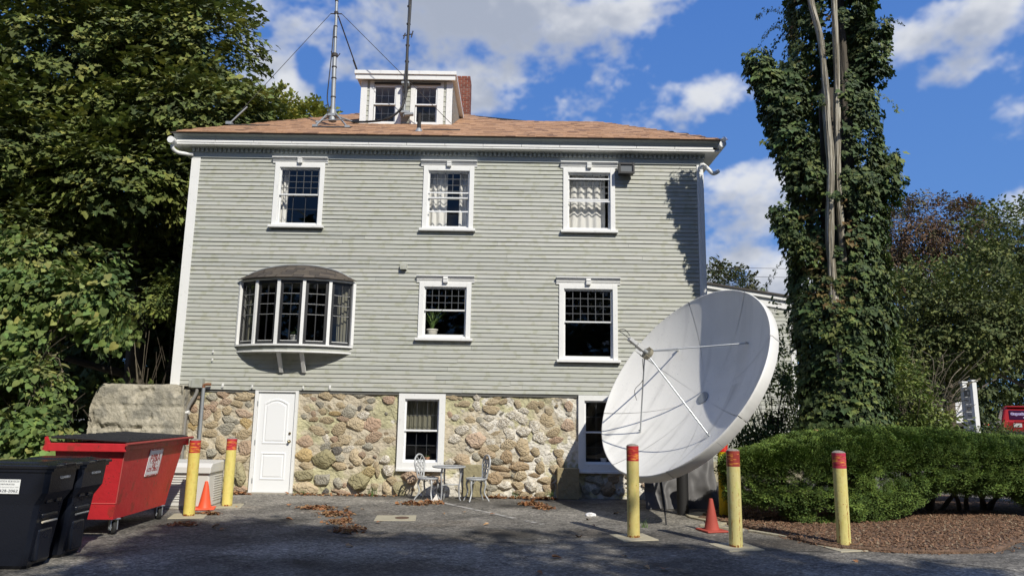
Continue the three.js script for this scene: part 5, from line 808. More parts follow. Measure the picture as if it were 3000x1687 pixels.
// a spray of leaves; its twig runs along +x, leaves face +y
function spray(kind, seed, { n = 9, size = 0.17, L = 0.4, W = 0.26, col = [1, 1, 1], droop = 0.3, tilt = 0.8, spread = 0.5, up = 0.12 }) {
  const r = rng(seed), l = [];
  for (let i = 0; i < n; i++) {
    const t = (i + r()) / n, s = size * (0.65 + r() * 0.6), a = (r() - 0.5) * 2.6, g = leaf(kind, s, 0.12 + r() * 0.25);
    g.applyMatrix4(E3((r() - 0.5) * tilt, a, -droop * (0.4 + r()) + (r() - 0.5) * tilt)).translate(t * L - L * 0.35, (r() - 0.5) * up, (r() - 0.5) * 2 * W * (1 - 0.4 * t)); l.push(tint(g, r, col, spread));
  }
  return merge(l);
}
const dummy = new THREE.Object3D(), tmpM = new THREE.Matrix4(), cX = V(0, 0, 0), cY = V(0, 0, 0), cZ = V(0, 0, 0);
// put sprays: items of {p, out, up, s, c}
function foliage(name, items, sprays, material, parent) {
  sprays.forEach((g, k) => {
    const mine = items.filter((_, i) => i % sprays.length === k); if (!mine.length) return;
    const m = new THREE.InstancedMesh(g, material, mine.length); m.name = name; m.castShadow = m.receiveShadow = true; m.userData.kind = 'stuff';
    mine.forEach((it, i) => {
      cX.copy(it.out).normalize(); cY.copy(it.up).addScaledVector(cX, -it.up.dot(cX)).normalize(); cZ.crossVectors(cX, cY);
      tmpM.makeBasis(cX, cY, cZ).scale(V(it.s, it.s, it.s)).setPosition(it.p); m.setMatrixAt(i, tmpM); m.setColorAt(i, lin(...it.c));
    });
    parent.add(m);
  });
}
const pick = (r, cols) => { const c = cols[Math.floor(r() * cols.length)], k = 0.75 + r() * 0.5; return c.map((x) => x * k); };
// leaves in a lumpy ellipsoid: mostly near the skin, gathered in clumps
function blob(items, r, [x, y, z, rx, ry, rz, n], cols, s = 1, { shell = 0.35, clump = 0.5, keep, down = 0 } = {}) {
  let k = 0, guard = 0;
  while (k < n && guard++ < n * 6) {
    const d = V(r() * 2 - 1, r() * 2 - 1, r() * 2 - 1); if (d.lengthSq() > 1 || d.lengthSq() < 0.01) continue; d.normalize();
    const q = 0.72 + 0.5 * fbm3(d.x * 2.3 + x, d.y * 2.3 + y, d.z * 2.3 + z, 3), rad = q * (1 - shell * r() * r() * 2.2), p = V(x + d.x * rx * rad, y + d.y * ry * rad, z + d.z * rz * rad);
    if (clump && fbm3(p.x * 0.9 + 3, p.y * 1.1, p.z * 0.9, 3) < 0.34 + 0.18 * clump * r()) continue;
    if (p.y < 0.05 || (keep && !keep(p))) continue;
    const out = d.clone().add(V((r() - 0.5) * 0.9, (r() - 0.5) * 0.5 - 0.15 - down, (r() - 0.5) * 0.9)), up = V((r() - 0.5) * 0.7 + d.x * 0.5, 0.9 - down * 0.7, (r() - 0.5) * 0.7 + d.z * 0.6);
    items.push({ p, out, up, s: s * (0.7 + r() * 0.6), c: pick(r, cols) }); k++;
  }
}
function tree(name, label, { base, blobs, cols, sprays, s = 1, seed = 1, trunk = 0.22, group, barkM = M.bark, opts, crown = 'crown', limbs = true, mat: lm = M.leaf }) {
  const r = rng(seed), o = thing(name, label, 'tree', base, 0, group), items = [], B = blobs.map(([x, y, z, ...q]) => [x - base[0], y - base[1], z - base[2], ...q]);
  for (const b of B) blob(items, r, b, cols, s, opts);
  foliage(crown, items, sprays, lm, o);
  const top = B.reduce((m, b) => Math.max(m, b[1]), 0), list = [limb([[0, -0.1, 0], [0.1, top * 0.3, 0.05], [-0.05, top * 0.6, -0.05], [0.05, top * 0.95, 0]], trunk, trunk * 0.3, 16, 9, 0.25)];
  part('trunk', list[0], barkM, o);
  if (limbs) for (const b of B) { const y0 = clamp(b[1] - b[4] * 0.8 - 0.5, top * 0.18, top * 0.8); part('limb', limb([[0, y0, 0], [b[0] * 0.45, mix(y0, b[1], 0.45) + 0.2, b[2] * 0.45], [b[0] * 0.9, b[1] + b[4] * 0.3, b[2] * 0.9]], trunk * 0.4, trunk * 0.07, 10, 6), barkM, o); }
  return o;
}
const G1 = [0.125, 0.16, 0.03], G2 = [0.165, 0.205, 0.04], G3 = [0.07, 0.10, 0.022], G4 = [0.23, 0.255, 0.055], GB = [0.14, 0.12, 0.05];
const maple = [1, 2, 3, 4].map((k) => spray('maple', k, { n: 14, size: 0.165, L: 0.5, W: 0.3, tilt: 1.0, up: 0.2 }));
const ovals = [11, 12, 13].map((k) => spray('oval', k, { n: 16, size: 0.13, L: 0.5, W: 0.25, tilt: 1.4 }));
const grape = [21, 22, 23].map((k) => spray('heart', k, { n: 9, size: 0.125, L: 0.36, W: 0.2, droop: 0.5, tilt: 1.1, up: 0.16 }));
const small = [31, 32, 33].map((k) => spray('oval', k, { n: 14, size: 0.06, L: 0.26, W: 0.1, tilt: 1.5 }));
// great maple left of the house
const leftKeep = (p) => p.x + -11.2 < -7.25 || p.y > 8.0 || p.z - 6.2 < -16;
tree('maple_tree', 'tall green maple filling the upper left beside the house', { base: [-11.2, 0, -6.2], seed: 5, trunk: 0.34, sprays: maple, cols: [G1, G1, G2, G3, G4], opts: { keep: leftKeep, shell: 0.4 }, blobs: [[-12.6, 11.2, -3.6, 4.0, 3.2, 3.2, 1500], [-9.5, 11.6, -3.8, 2.2, 2.4, 2.2, 700], [-9.2, 9.2, -3.4, 2.3, 1.9, 2.0, 750], [-8.2, 9.5, -4.2, 1.6, 1.2, 1.3, 350], [-13.2, 8.0, -2.4, 2.8, 2.3, 2.2, 950], [-10.2, 7.4, -2.6, 1.9, 1.5, 1.6, 520], [-12.8, 5.4, -2.2, 2.4, 1.6, 1.7, 480], [-9.9, 5.6, -6.2, 1.6, 1.2, 1.3, 260], [-8.6, 7.2, -6.4, 1.1, 1.4, 1.3, 240], [-12, 14.2, -4, 3.5, 2.2, 3, 500], [-15, 10.5, -5.5, 3, 3.5, 2, 600], [-12, 10, -6.5, 4, 4, 1.5, 900], [-14.2, 3.2, -2.6, 1.8, 2, 1.4, 260]] });
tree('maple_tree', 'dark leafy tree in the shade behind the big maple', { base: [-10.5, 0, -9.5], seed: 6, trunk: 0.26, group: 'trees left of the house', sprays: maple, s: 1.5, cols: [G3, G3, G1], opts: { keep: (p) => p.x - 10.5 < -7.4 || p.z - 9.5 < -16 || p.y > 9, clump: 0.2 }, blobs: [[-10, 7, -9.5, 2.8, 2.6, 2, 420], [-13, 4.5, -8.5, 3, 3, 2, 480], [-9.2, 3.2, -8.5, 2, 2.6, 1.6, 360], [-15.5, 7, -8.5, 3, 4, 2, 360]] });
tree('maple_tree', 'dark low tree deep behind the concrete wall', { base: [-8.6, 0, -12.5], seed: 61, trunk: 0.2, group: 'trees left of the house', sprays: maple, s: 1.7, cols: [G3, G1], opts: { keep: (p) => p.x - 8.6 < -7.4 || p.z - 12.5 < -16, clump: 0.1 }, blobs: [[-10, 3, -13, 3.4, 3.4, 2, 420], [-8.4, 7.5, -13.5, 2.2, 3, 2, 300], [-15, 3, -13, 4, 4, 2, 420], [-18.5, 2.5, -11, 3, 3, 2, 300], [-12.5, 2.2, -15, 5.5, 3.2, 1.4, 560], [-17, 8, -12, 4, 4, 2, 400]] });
tree('maple_tree', 'yellow green tree top rising behind the roof left of the antenna mast', { base: [-11.5, 0, -20], seed: 7, trunk: 0.3, sprays: maple, s: 1.25, cols: [[0.34, 0.33, 0.05], [0.26, 0.28, 0.05], G4], blobs: [[-12.2, 15.2, -20, 2.2, 2.6, 2, 420], [-10.4, 15.0, -20, 1.6, 2.1, 1.6, 260], [-14.2, 14.6, -20, 2, 2.6, 2, 260]] });
// vine thicket
{
  const o = thing('grape_vine', 'sunlit tangle of broad leaved grape vine at the left edge', 'vine', [-8.8, 0, 1.2]), r = rng(70), items = [], cols = [[0.13, 0.20, 0.045], [0.17, 0.25, 0.06], [0.20, 0.27, 0.075], [0.09, 0.15, 0.04], [0.26, 0.28, 0.08]];
  for (const b of [[-0.75, 3.7, -0.3, 1.0, 0.75, 0.6, 130], [0.3, 3.75, -0.4, 1.0, 0.55, 0.5, 110], [0.95, 3.3, -0.5, 0.5, 0.6, 0.4, 45], [-0.95, 2.9, 0.0, 0.8, 0.6, 0.6, 70], [-0.6, 1.9, 0.3, 1.15, 0.65, 0.6, 150], [-0.2, 1.1, 0.7, 1.2, 0.7, 0.6, 150], [0.2, 0.75, 1.0, 0.9, 0.5, 0.6, 80], [-1.2, 4.4, -0.4, 0.8, 0.7, 0.6, 90], [-1.7, 3.2, -0.6, 0.9, 2.0, 0.6, 160], [-1.9, 1.4, 0.2, 1.0, 1.2, 0.7, 130], [0.35, 4.5, -0.9, 0.35, 0.4, 0.3, 16], [-1.1, 2.3, -0.8, 0.9, 0.9, 0.4, 110]]) blob(items, r, b, cols, 1, { shell: 0.3, clump: 0.1, down: 0.35 });
  foliage('leaves', items, grape, M.leaf, o);
  for (let k = 0; k < 46; k++) { const x = -0.1 - r() * 1.7, z = (r() - 0.5) * 1.0 - 0.4, h = 1 + r() * 2.6; part('stem', tube([[x, 0, z], [x + (r() - 0.5) * 0.6, h * 0.4, z + (r() - 0.5) * 0.4], [x + (r() - 0.5) * 1.2, h * 0.75, z + (r() - 0.5) * 0.5], [x + (r() - 0.5) * 1.8, h * (0.8 + r() * 0.3), z + (r() - 0.5) * 0.6]], 0.006 + r() * 0.008, 14, 5), r() < 0.4 ? M.deadTwig : M.twig, o); }
}
{
  const o = thing('bramble_bush', 'dim leafy bramble between the vine and the house corner', 'bush', [-8.0, 0, -0.9]), r = rng(71), items = [];
  for (const b of [[-0.1, 4.6, -1.6, 0.7, 0.45, 0.5, 60], [-0.7, 4.2, -1.0, 0.8, 0.45, 0.5, 60], [0.1, 2.2, -2.6, 0.8, 1.2, 0.6, 60], [-1, 1.2, -0.8, 1, 1, 0.6, 70], [0.25, 6.2, -3.2, 0.45, 1.0, 0.5, 60]]) blob(items, r, b, [G1, G2, G3], 1, { keep: (p) => p.x - 8 < -7.25 });
  foliage('leaves', items, ovals, M.leaf, o);
  for (let k = 0; k < 60; k++) { const x = (r() - 0.6) * 1.6, z = -0.5 - r() * 1.2, h = 0.8 + r() * 3.2, lean = (r() - 0.5) * 1.4; part('stem', tube([[x, 0, z], [x + lean * 0.3, h * 0.5, z + (r() - 0.5) * 0.4], [clamp(x + lean, -3, 0.7), h, z + (r() - 0.5) * 0.5]], 0.005 + r() * 0.008, 10, 5), r() < 0.35 ? M.deadTwig : M.twig, o); }
}
{ // ivy and weeds on the ground at the left
  const o = thing('ground_ivy', 'low green ground ivy beneath the grape vine', 'ground cover', [-8.2, 0, 2.6]), r = rng(72), items = [];
  o.userData.kind = 'stuff';
  for (let k = 0; k < 900; k++) { const x = (r() - 0.5) * 4.2, z = (r() - 0.5) * 4.2, d = Math.hypot(x + 0.4, z); items.push({ p: V(x, 0.05 + r() * 0.4 * sstep(2.2, 0.4, d), z), out: V(r() - 0.5, r() * 0.3, r() - 0.5), up: V((r() - 0.5) * 0.5, 1, (r() - 0.5) * 0.5 + 0.3), s: 0.5 + r() * 0.5, c: pick(r, [G2, G1, G4, [0.2, 0.2, 0.03]]) }); }
  foliage('leaves', items.filter((i) => i.p.x + -8.2 < -6.5), grape, M.leaf, o);
}
// ---------- tall trunk wrapped in ivy ----------
{
  const bx0 = 6.05, bz = 1.7, o = thing('ivy_tree', 'tall trunk wrapped in dark ivy at the right of the house', 'tree', [bx0, 0, bz]), r = rng(80), items = [];
  const stems = [[[-0.1, 0, 0.35], [-0.25, 2, 0.5], [-0.36, 4.8, 0.66], [-0.32, 6.1, 0.75], [-0.32, 7.0, 0.76], [-0.33, 7.95, 0.76], [-0.35, 8.7, 0.75], [-0.49, 9.5, 0.75], [-0.62, 11, 0.72]], [[0.1, 0, 0.2], [-0.05, 3, 0.45], [-0.15, 6, 0.66], [-0.11, 7.0, 0.68], [-0.06, 8.3, 0.7], [-0.02, 9.5, 0.7], [0.05, 11.2, 0.65]], [[0.3, 0, -0.1], [0.35, 4, 0.1], [0.3, 7, 0.2], [0.4, 11.3, 0.1]], [[-0.2, 5.6, 0.3], [-0.7, 6.8, 0.3], [-1.15, 7.7, 0.25], [-1.42, 8.5, 0.2]]];
  stems.forEach((s, k) => part('trunk', limb(s, [0.095, 0.085, 0.2, 0.08][k], [0.05, 0.045, 0.06, 0.03][k], 40, 9, 0.6), k < 2 ? M.paleBark : M.bark, o));
  part('trunk', limb([[0.05, -0.1, 0], [0.0, 0.6, 0], [0.0, 3, 0], [0.05, 8, 0]], 0.42, 0.16, 16, 12, 0.3), M.bark, o);
  const stemX = (y, k) => { const s = stems[k]; for (let i = 0; i + 1 < s.length; i++) if (y >= s[i][1] && y < s[i + 1][1]) return mix(s[i][0], s[i + 1][0], (y - s[i][1]) / (s[i + 1][1] - s[i][1])); return 0; };
  const cols = [[0.045, 0.08, 0.02], [0.065, 0.105, 0.026], [0.10, 0.15, 0.036], [0.055, 0.09, 0.024], [0.13, 0.165, 0.04], [0.04, 0.07, 0.02]], brown = [[0.17, 0.13, 0.035], [0.14, 0.09, 0.03], [0.12, 0.12, 0.03]];
  const add = (x, y, z, nx, ny, nz, c, s = 1) => items.push({ p: V(x, y, z), out: V(nx * 0.55 + (r() - 0.5) * 0.5, -0.75 + (r() - 0.5) * 0.5, nz * 0.55 + (r() - 0.5) * 0.5), up: V(nx + (r() - 0.5) * 0.35, 0.55 + ny, nz + (r() - 0.5) * 0.35), s: s * (0.5 + r() * r() * 1.1), c });
  for (let k = 0; k < 8200; k++) {
    const y = 0.75 + Math.pow(r(), 0.9) * 11, th = r() * Math.PI * 2, cx = mix(-0.05, 0.22, y / 11), lump = 0.72 + 0.62 * fbm3(Math.cos(th) * 1.3 + 4, y * 0.85, Math.sin(th) * 1.3, 4), R = (y < 1.6 ? mix(0.55, 0.8, (y - 0.75) / 0.85) : mix(0.76, 0.70, y / 10)) * lump;
    const q = 1 - 0.22 * r() * r(), x = cx + Math.cos(th) * R * q, z = Math.sin(th) * R * q * 0.95;
    if (z > 0.1 && y > 4.4 && [0, 1].some((s) => Math.abs(x - stemX(y, s)) < (y > 6 ? 0.1 : 0.05 * r() * 2) + 0.05 * fbm3(x * 4, y * 2, s, 2))) continue;
    if (fbm3(Math.cos(th) * 1.7, y * 0.7 + 6, Math.sin(th) * 1.7, 3) < 0.36 + 0.06 * sstep(5, 8, y) && y > 4) continue;
    if (Math.abs(x + 0.12) < 0.1 && y > 7.5 && r() < 0.6) continue;
    const nearGap = z > 0 && Math.abs(x + 0.3) < 0.35 && y > 3.5 && r() < 0.3;
    add(x, y, z, Math.cos(th), (r() - 0.5) * 0.3, Math.sin(th), pick(r, nearGap ? brown : cols));
  }
  for (const [a, b, ra, rb, n] of [[[-0.5, 5.9, 0.3], [-1.4, 8.6, 0.25], 0.34, 0.17, 700], [[-0.85, 7.3, 0.35], [-0.75, 8.4, 0.3], 0.3, 0.16, 160], [[-0.7, 4.5, 0.3], [-1.12, 5.55, 0.3], 0.22, 0.13, 150], [[0.75, 8.1, 0.2], [0.95, 9.3, 0.2], 0.3, 0.25, 180], [[0.75, 5.8, 0.3], [0.98, 6.6, 0.3], 0.32, 0.16, 160]]) for (let k = 0; k < n; k++) { const t = r(), R = mix(ra, rb, t) * (0.75 + 0.5 * r()), th = r() * 6.283; add(mix(a[0], b[0], t) + Math.cos(th) * R, mix(a[1], b[1], t) + (r() - 0.5) * 0.2, mix(a[2], b[2], t) + Math.sin(th) * R, Math.cos(th), 0.2, Math.sin(th), pick(r, cols)); }
  for (let k = 0; k < 26; k++) { const th = r() * 6.283, y0 = 2 + r() * 8, n = 7 + Math.floor(r() * 7), R0 = 0.72 + r() * 0.1, a = V(0.1 + Math.cos(th) * R0, y0, Math.sin(th) * R0), d = V(Math.cos(th) * 0.05, -0.02 + r() * 0.075, Math.sin(th) * 0.05); for (let i = 0; i < n; i++) add(a.x + d.x * i + (r() - 0.5) * 0.05, a.y + d.y * i - i * i * 0.004, a.z + d.z * i, Math.cos(th), 0.3, Math.sin(th), pick(r, cols), 0.55); }
  foliage('ivy', items, [41, 42, 43].map((k) => spray('ivy', k, { n: 10, size: 0.1, L: 0.2, W: 0.13, droop: 0.25, tilt: 0.9, up: 0.12 })), M.leaf, o);
}
// ---------- clipped yew hedge ----------
{
  const o = thing('yew_hedge', 'long clipped dark green yew hedge in the mulch bed', 'hedge', [6.5, 0, 2.2]), r = rng(90), items = [];
  const X0 = 3.55, X1 = 12, front = (x) => mix(3.55, 2.3, sstep(3.5, 9.5, x)) - 1.1 * sstep(10, 12, x), back = (x) => mix(1.85, 0.1, sstep(4, 9, x)), topY = (x) => 1.17 + 0.22 * sstep(3.6, 6.2, x) - 0.14 * sstep(6.8, 9.5, x), botY = (x) => 0.1 + 0.07 * Math.sin(x * 2.1) + 0.4 * sstep(6.3, 7.4, x) * sstep(9.3, 8.4, x);
  const surf = (x, th, k) => { const zf = front(x), zb = back(x), end = Math.min(1, Math.pow(clamp((x - X0) / 1.5), 0.45)), cz = (zf + zb) / 2, hz = (zf - zb) / 2 * end, cy = (topY(x) + botY(x)) / 2, hy = (topY(x) - botY(x)) / 2 * (0.4 + 0.6 * end), c = Math.cos(th), s = Math.sin(th), e = 0.55, q = k * (0.9 + 0.26 * fbm3(x * 2.2, c * 2.6, s * 2.6, 4)), under = s < 0.35 ? 1 - 0.42 * Math.pow((0.35 - s) / 1.35, 0.9) : 1; return V(x - 6.5, cy + Math.sign(s) * Math.pow(Math.abs(s), e) * hy * q, cz - 2.2 + Math.sign(c) * Math.pow(Math.abs(c), e) * hz * q * under + 0.12); };
  const cols = [[0.09, 0.14, 0.026], [0.115, 0.175, 0.032], [0.14, 0.21, 0.04], [0.065, 0.11, 0.024]];
  for (let k = 0; k < 22000; k++) {
    const x = X0 + Math.pow(r(), 0.85) * (X1 - X0), th = -0.9 + r() * 4.2, depth = 1 - 0.3 * r() * r() * r(), p = surf(x, th, depth), p2 = surf(x, th, depth + 0.1), n = p2.clone().sub(p).normalize();
    if (x < X0 + 0.5) n.x -= (X0 + 0.5 - x) * 3;
    if (p.y < 0.4 && fbm3(x * 2.2, p.y * 4, p.z * 3, 3) < 0.4) continue;
    items.push({ p, out: n.clone().add(V((r() - 0.5) * 1.3, (r() - 0.5) * 1.0 + 0.15, (r() - 0.5) * 1.3)), up: V(r() - 0.5, 0.8, r() - 0.5).add(n), s: 0.85 + r() * 0.7, c: pick(r, cols) });
  }
  const needle = (seed) => { const q = rng(seed), l = []; for (let b = 0; b < 4; b++) { const ba = (b - 1.5) * 0.45 + (q() - 0.5) * 0.3; for (let i = 0; i < 9; i++) for (const s of [-1, 1]) { const g = leaf('slim', 0.032 * (0.8 + q() * 0.5), 0.05).applyMatrix4(E3((q() - 0.5) * 0.8, s * (0.9 + q() * 0.4), (q() - 0.5) * 0.6)).translate(0.01 + i * 0.0125, 0, 0).applyMatrix4(E3(0, ba, (q() - 0.5) * 0.5)); l.push(tint(g, q, [1, 1, 1], 0.5)); } } return merge(l); };
  foliage('foliage', items, [needle(91), needle(92)], M.needle, o);
  for (let k = 0; k < 22; k++) { const x = k < 9 ? 6.6 + r() * 2.4 : 4 + r() * 6.5, zc = (front(x) + back(x)) / 2 - 2.2, a = (r() - 0.5) * 2.4; part('branch', limb([[x - 6.5, 0, zc], [x - 6.5 + a * 0.25, 0.3, zc + (r() - 0.3) * 0.4], [x - 6.5 + a * 0.6, 0.62, zc + (r() - 0.2) * 0.8], [x - 6.5 + a, 0.95, zc + (r() - 0.3) * 1.2]], 0.045, 0.015, 12, 7, 0.3), M.bark, o); }
}
{ // mulch bed
  const edge = [[3.1, 2.6], [3.66, 3.54], [4.0, 4.5], [4.25, 5.0], [4.8, 5.22], [5.5, 5.28], [6.3, 5.12], [6.9, 4.6], [7.6, 3.9], [8.6, 3.0], [9.6, 2.3], [10.5, 0.4], [9, -1.5], [4.6, -1.5], [4.2, 0.8]];
  const s = new THREE.Shape(new THREE.SplineCurve(edge.map((p) => new THREE.Vector2(p[0], -p[1]))).getPoints(90)), inside = (x, z) => { let c = false; const P = edge; for (let i = 0, j = P.length - 1; i < P.length; j = i++) if ((P[i][1] > z) !== (P[j][1] > z) && x < (P[j][0] - P[i][0]) * (z - P[i][1]) / (P[j][1] - P[i][1]) + P[i][0]) c = !c; return c; };
  M.mulch = mat(1, 1, 1, 1, { map: tex(512, (u, v) => { const k = 0.5 + pnoise(u * 90, v * 60, 180, 1) * 0.7 + (pfbm(u, v, 8, 4, 3) - 0.5) * 0.7; return [0.17 * k, 0.105 * k, 0.066 * k]; }, 1.2), bumpMap: bumpT, bumpScale: 0.05 });
  const bed = solo('mulch_bed', metric(new THREE.ExtrudeGeometry(s, { depth: 0.03, bevelEnabled: true, bevelSize: 0.03, bevelThickness: 0.02, bevelSegments: 1, bevelOffset: -0.03 }).rotateX(-Math.PI / 2)), M.mulch, 'brown mulch bed under the hedge', null, null, 'structure');
  const r = rng(95), n = 9000, m = new THREE.InstancedMesh(bx(-0.5, 0.5, -0.5, 0.5, -0.5, 0.5), mat(1, 1, 1, 1), n); m.name = 'mulch_chips'; m.castShadow = m.receiveShadow = true; tag(m, 'loose brown bark chips spread over the bed', 'mulch', null, 'stuff'); let i = 0;
  while (i < n) { const x = 3.2 + r() * 5.6, z = 1.4 + r() * 4; if (!inside(x + (r() - 0.5) * 0.3, z + (r() - 0.5) * 0.3)) continue; dummy.position.set(x, (inside(x, z) ? 0.055 : 0.006) + r() * 0.012, z); dummy.rotation.set((r() - 0.5) * 1.1, r() * 7, (r() - 0.5) * 1.1); dummy.scale.set(0.02 + r() * 0.045, 0.006, 0.006 + r() * 0.012); dummy.updateMatrix(); m.setMatrixAt(i, dummy.matrix); const k = 0.5 + r() * 0.9; m.setColorAt(i, r() < 0.1 ? lin(0.3, 0.23, 0.15) : lin(0.2 * k, 0.115 * k, 0.068 * k)); i++; }
  scene.add(m);
}
{
  const r = rng(96), shrub = (name, label, base, blobs, cols, sprays, s, stems, col, h, spread) => { const o = thing(name, label, 'shrub', base), items = []; for (const b of blobs) blob(items, r, b, cols, s, { shell: 0.7, clump: 0.6 }); foliage('leaves', items, sprays, M.leaf, o); for (let k = 0; k < stems; k++) { const a = r() * 7, R = spread * (0.3 + r() * 0.8), H = h * (0.6 + r() * 0.5); part('stem', tube([[Math.cos(a) * 0.2 * R, 0, Math.sin(a) * 0.2 * R], [Math.cos(a) * R * 0.4, H * 0.5, Math.sin(a) * R * 0.4], [Math.cos(a) * R + (r() - 0.5) * 0.3, H, Math.sin(a) * R]], 0.004 + r() * 0.006, 10, 5), col, o); } };
  shrub('leafy_shrub', 'thin leggy green shrub between the dish and the ivy trunk', [5.55, 0, -0.6], [[-0.1, 1.7, 0, 1.0, 1.0, 0.7, 240], [-0.5, 1.1, 0.2, 0.8, 0.7, 0.5, 150], [0.35, 2.5, 0, 0.6, 0.9, 0.5, 120], [0.2, 3.5, 0, 0.3, 0.6, 0.3, 30]], [[0.09, 0.13, 0.03], [0.12, 0.17, 0.04]], small, 1.2, 46, M.twig, 2.4, 1.0);
  shrub('leafy_shrub', 'bright yellow green shrub right of the ivy trunk', [8.2, 0, -0.4], [[-0.2, 1.9, 0, 0.8, 1.2, 0.7, 320], [0.3, 1.35, 0.1, 0.8, 0.8, 0.6, 300], [0.8, 1.05, 0, 0.6, 0.4, 0.5, 140], [-0.3, 3.0, -0.2, 0.6, 0.7, 0.5, 140]], [[0.17, 0.22, 0.045], [0.13, 0.185, 0.04], [0.21, 0.25, 0.06]], small, 1.35, 26, M.twig, 2.0, 1.0);
  shrub('clipped_bush', 'clipped square green bush at the foot of the sign', [11.6, 0.1, -2.6], [[0, 0.75, 0, 0.8, 0.75, 0.7, 420]], [[0.12, 0.16, 0.035], [0.10, 0.14, 0.03]], small, 1.1, 4, M.twig, 0.8, 0.4);
  const o = thing('dead_shrub', 'bare pale twiggy shrub above the yellow green shrub', 'shrub', [9.0, 0, -0.9]);
  for (let k = 0; k < 70; k++) { const a = -0.3 + r() * 3.4, R = 0.3 + r() * 0.9, H = 1.9 + r() * 1.5, x = (r() - 0.5) * 0.4; part('twig', tube([[x, 0.8, 0], [x + Math.cos(a) * R * 0.35, H * 0.65, (r() - 0.5) * 0.6], [x + Math.cos(a) * R * 0.8 + (r() - 0.5) * 0.3, H * 0.9, (r() - 0.5) * 0.9], [x + Math.cos(a) * R * 1.1 + 0.1, H * (0.92 + r() * 0.1), (r() - 0.5) * 1.1]], 0.004 + r() * 0.006, 12, 5), M.deadTwig, o); }
}
// ---------- trees at the right and far behind ----------
const R1 = [0.085, 0.115, 0.028], R2 = [0.12, 0.15, 0.038], R3 = [0.16, 0.19, 0.05];
tree('roadside_tree', 'dense green tree at the right edge, nearest of the roadside trees', { base: [20.5, 0.4, -11.5], seed: 21, trunk: 0.22, group: 'trees along the road', sprays: ovals, s: 1.2, cols: [R1, R2, R3], blobs: [[15.6, 5.2, -10.5, 2.6, 2.3, 2, 800], [18.4, 6.2, -11, 2.6, 2.4, 2, 750], [17, 5.0, -9.8, 3.2, 1.7, 2, 700], [19.4, 8.5, -12, 1.8, 1.5, 1.5, 320], [13.9, 4.4, -10.5, 1.6, 2.2, 1.5, 420], [20.5, 5.8, -11, 2.4, 2.4, 2, 480]] });
tree('roadside_tree', 'dark shaded tree behind the sign', { base: [15.4, 0.5, -14], seed: 22, trunk: 0.2, group: 'trees along the road', sprays: ovals, s: 2.1, cols: [R1, [0.05, 0.075, 0.025]], opts: { clump: 0.1 }, blobs: [[14.4, 3.0, -14, 2.4, 2.4, 1.8, 420], [26, 4.8, -28, 4.4, 4.0, 2, 900], [32, 5.2, -30, 4.8, 5, 2, 900], [38, 6, -34, 6, 6, 2, 500], [20, 4.2, -24, 2.6, 3, 1.6, 420]] });
tree('brown_tree', 'broad rusty brown tree crown rising behind the green trees', { base: [20.5, 0.6, -19], seed: 23, trunk: 0.3, barkM: M.twig, sprays: small, s: 2.1, cols: [[0.14, 0.075, 0.035], [0.17, 0.10, 0.05], [0.11, 0.075, 0.035], [0.13, 0.12, 0.045]], opts: { shell: 0.5, clump: 0.9 }, blobs: [[20.6, 10.6, -19, 3.4, 1.9, 2.2, 1100], [23.2, 9.8, -19, 2.2, 1.5, 2, 480], [18.6, 9.0, -19, 2.0, 1.8, 1.8, 520], [21, 8.4, -19, 3, 1.6, 2, 320], [19.5, 6.8, -19, 2.4, 1.6, 1.8, 260]] });
tree('distant_tree', 'round dark green tree top right of the house, above the wing roof', { base: [12.3, 0, -25], seed: 24, trunk: 0.3, sprays: ovals, s: 1.5, cols: [R1, [0.10, 0.10, 0.035]], opts: { clump: 0.1 }, blobs: [[12.0, 8.0, -25, 2.0, 2.1, 1.6, 520], [9.6, 8.0, -25.5, 2, 2.2, 1.6, 300], [13, 6.4, -25, 1.6, 1.4, 1.4, 240]] });
tree('distant_tree', 'thin green tree far behind the ivy trunk', { base: [14.2, 0.5, -22], seed: 25, trunk: 0.25, group: 'trees far behind', sprays: ovals, s: 1.6, cols: [R1, R2], blobs: [[13.6, 3.2, -20, 2.6, 2.6, 2, 360], [10.4, 2.6, -21, 2.4, 2.2, 2, 300]] });
// trees behind the camera whose shade falls over the lot and whose crowns the windows mirror
for (const [k, l, base, blobs] of [[0, 'shade tree behind the viewer, left one', [2.5, 0, 21], [[2.6, 10.6, 16.6, 1.7, 1.3, 1.6, 170], [4.2, 11.6, 18.9, 2.2, 1.6, 2.0, 200], [3.4, 9.6, 19.8, 2.2, 1.5, 1.7, 160]]], [1, 'shade tree behind the viewer, middle one', [8, 0, 22], [[7.4, 11.4, 18.6, 2.0, 1.5, 2.0, 190], [6.4, 9.2, 18.6, 2.1, 1.4, 1.6, 200], [10.4, 11.8, 19.8, 2.0, 1.4, 1.9, 170]]], [2, 'shade tree behind the viewer, right one', [13.5, 0, 23.5], [[12.6, 11.4, 20, 1.7, 1.3, 1.7, 90], [15.4, 12, 21.5, 2.2, 1.6, 1.8, 110], [9.5, 8.2, 18.5, 1.7, 1.0, 1.3, 110]]]])
  tree('shade_tree', l, { base, seed: 30 + k, trunk: 0.24, group: 'shade trees behind the viewer', sprays: maple, s: 1.7, cols: [G1, G2], opts: { shell: 0.8, clump: 0.7 }, blobs });
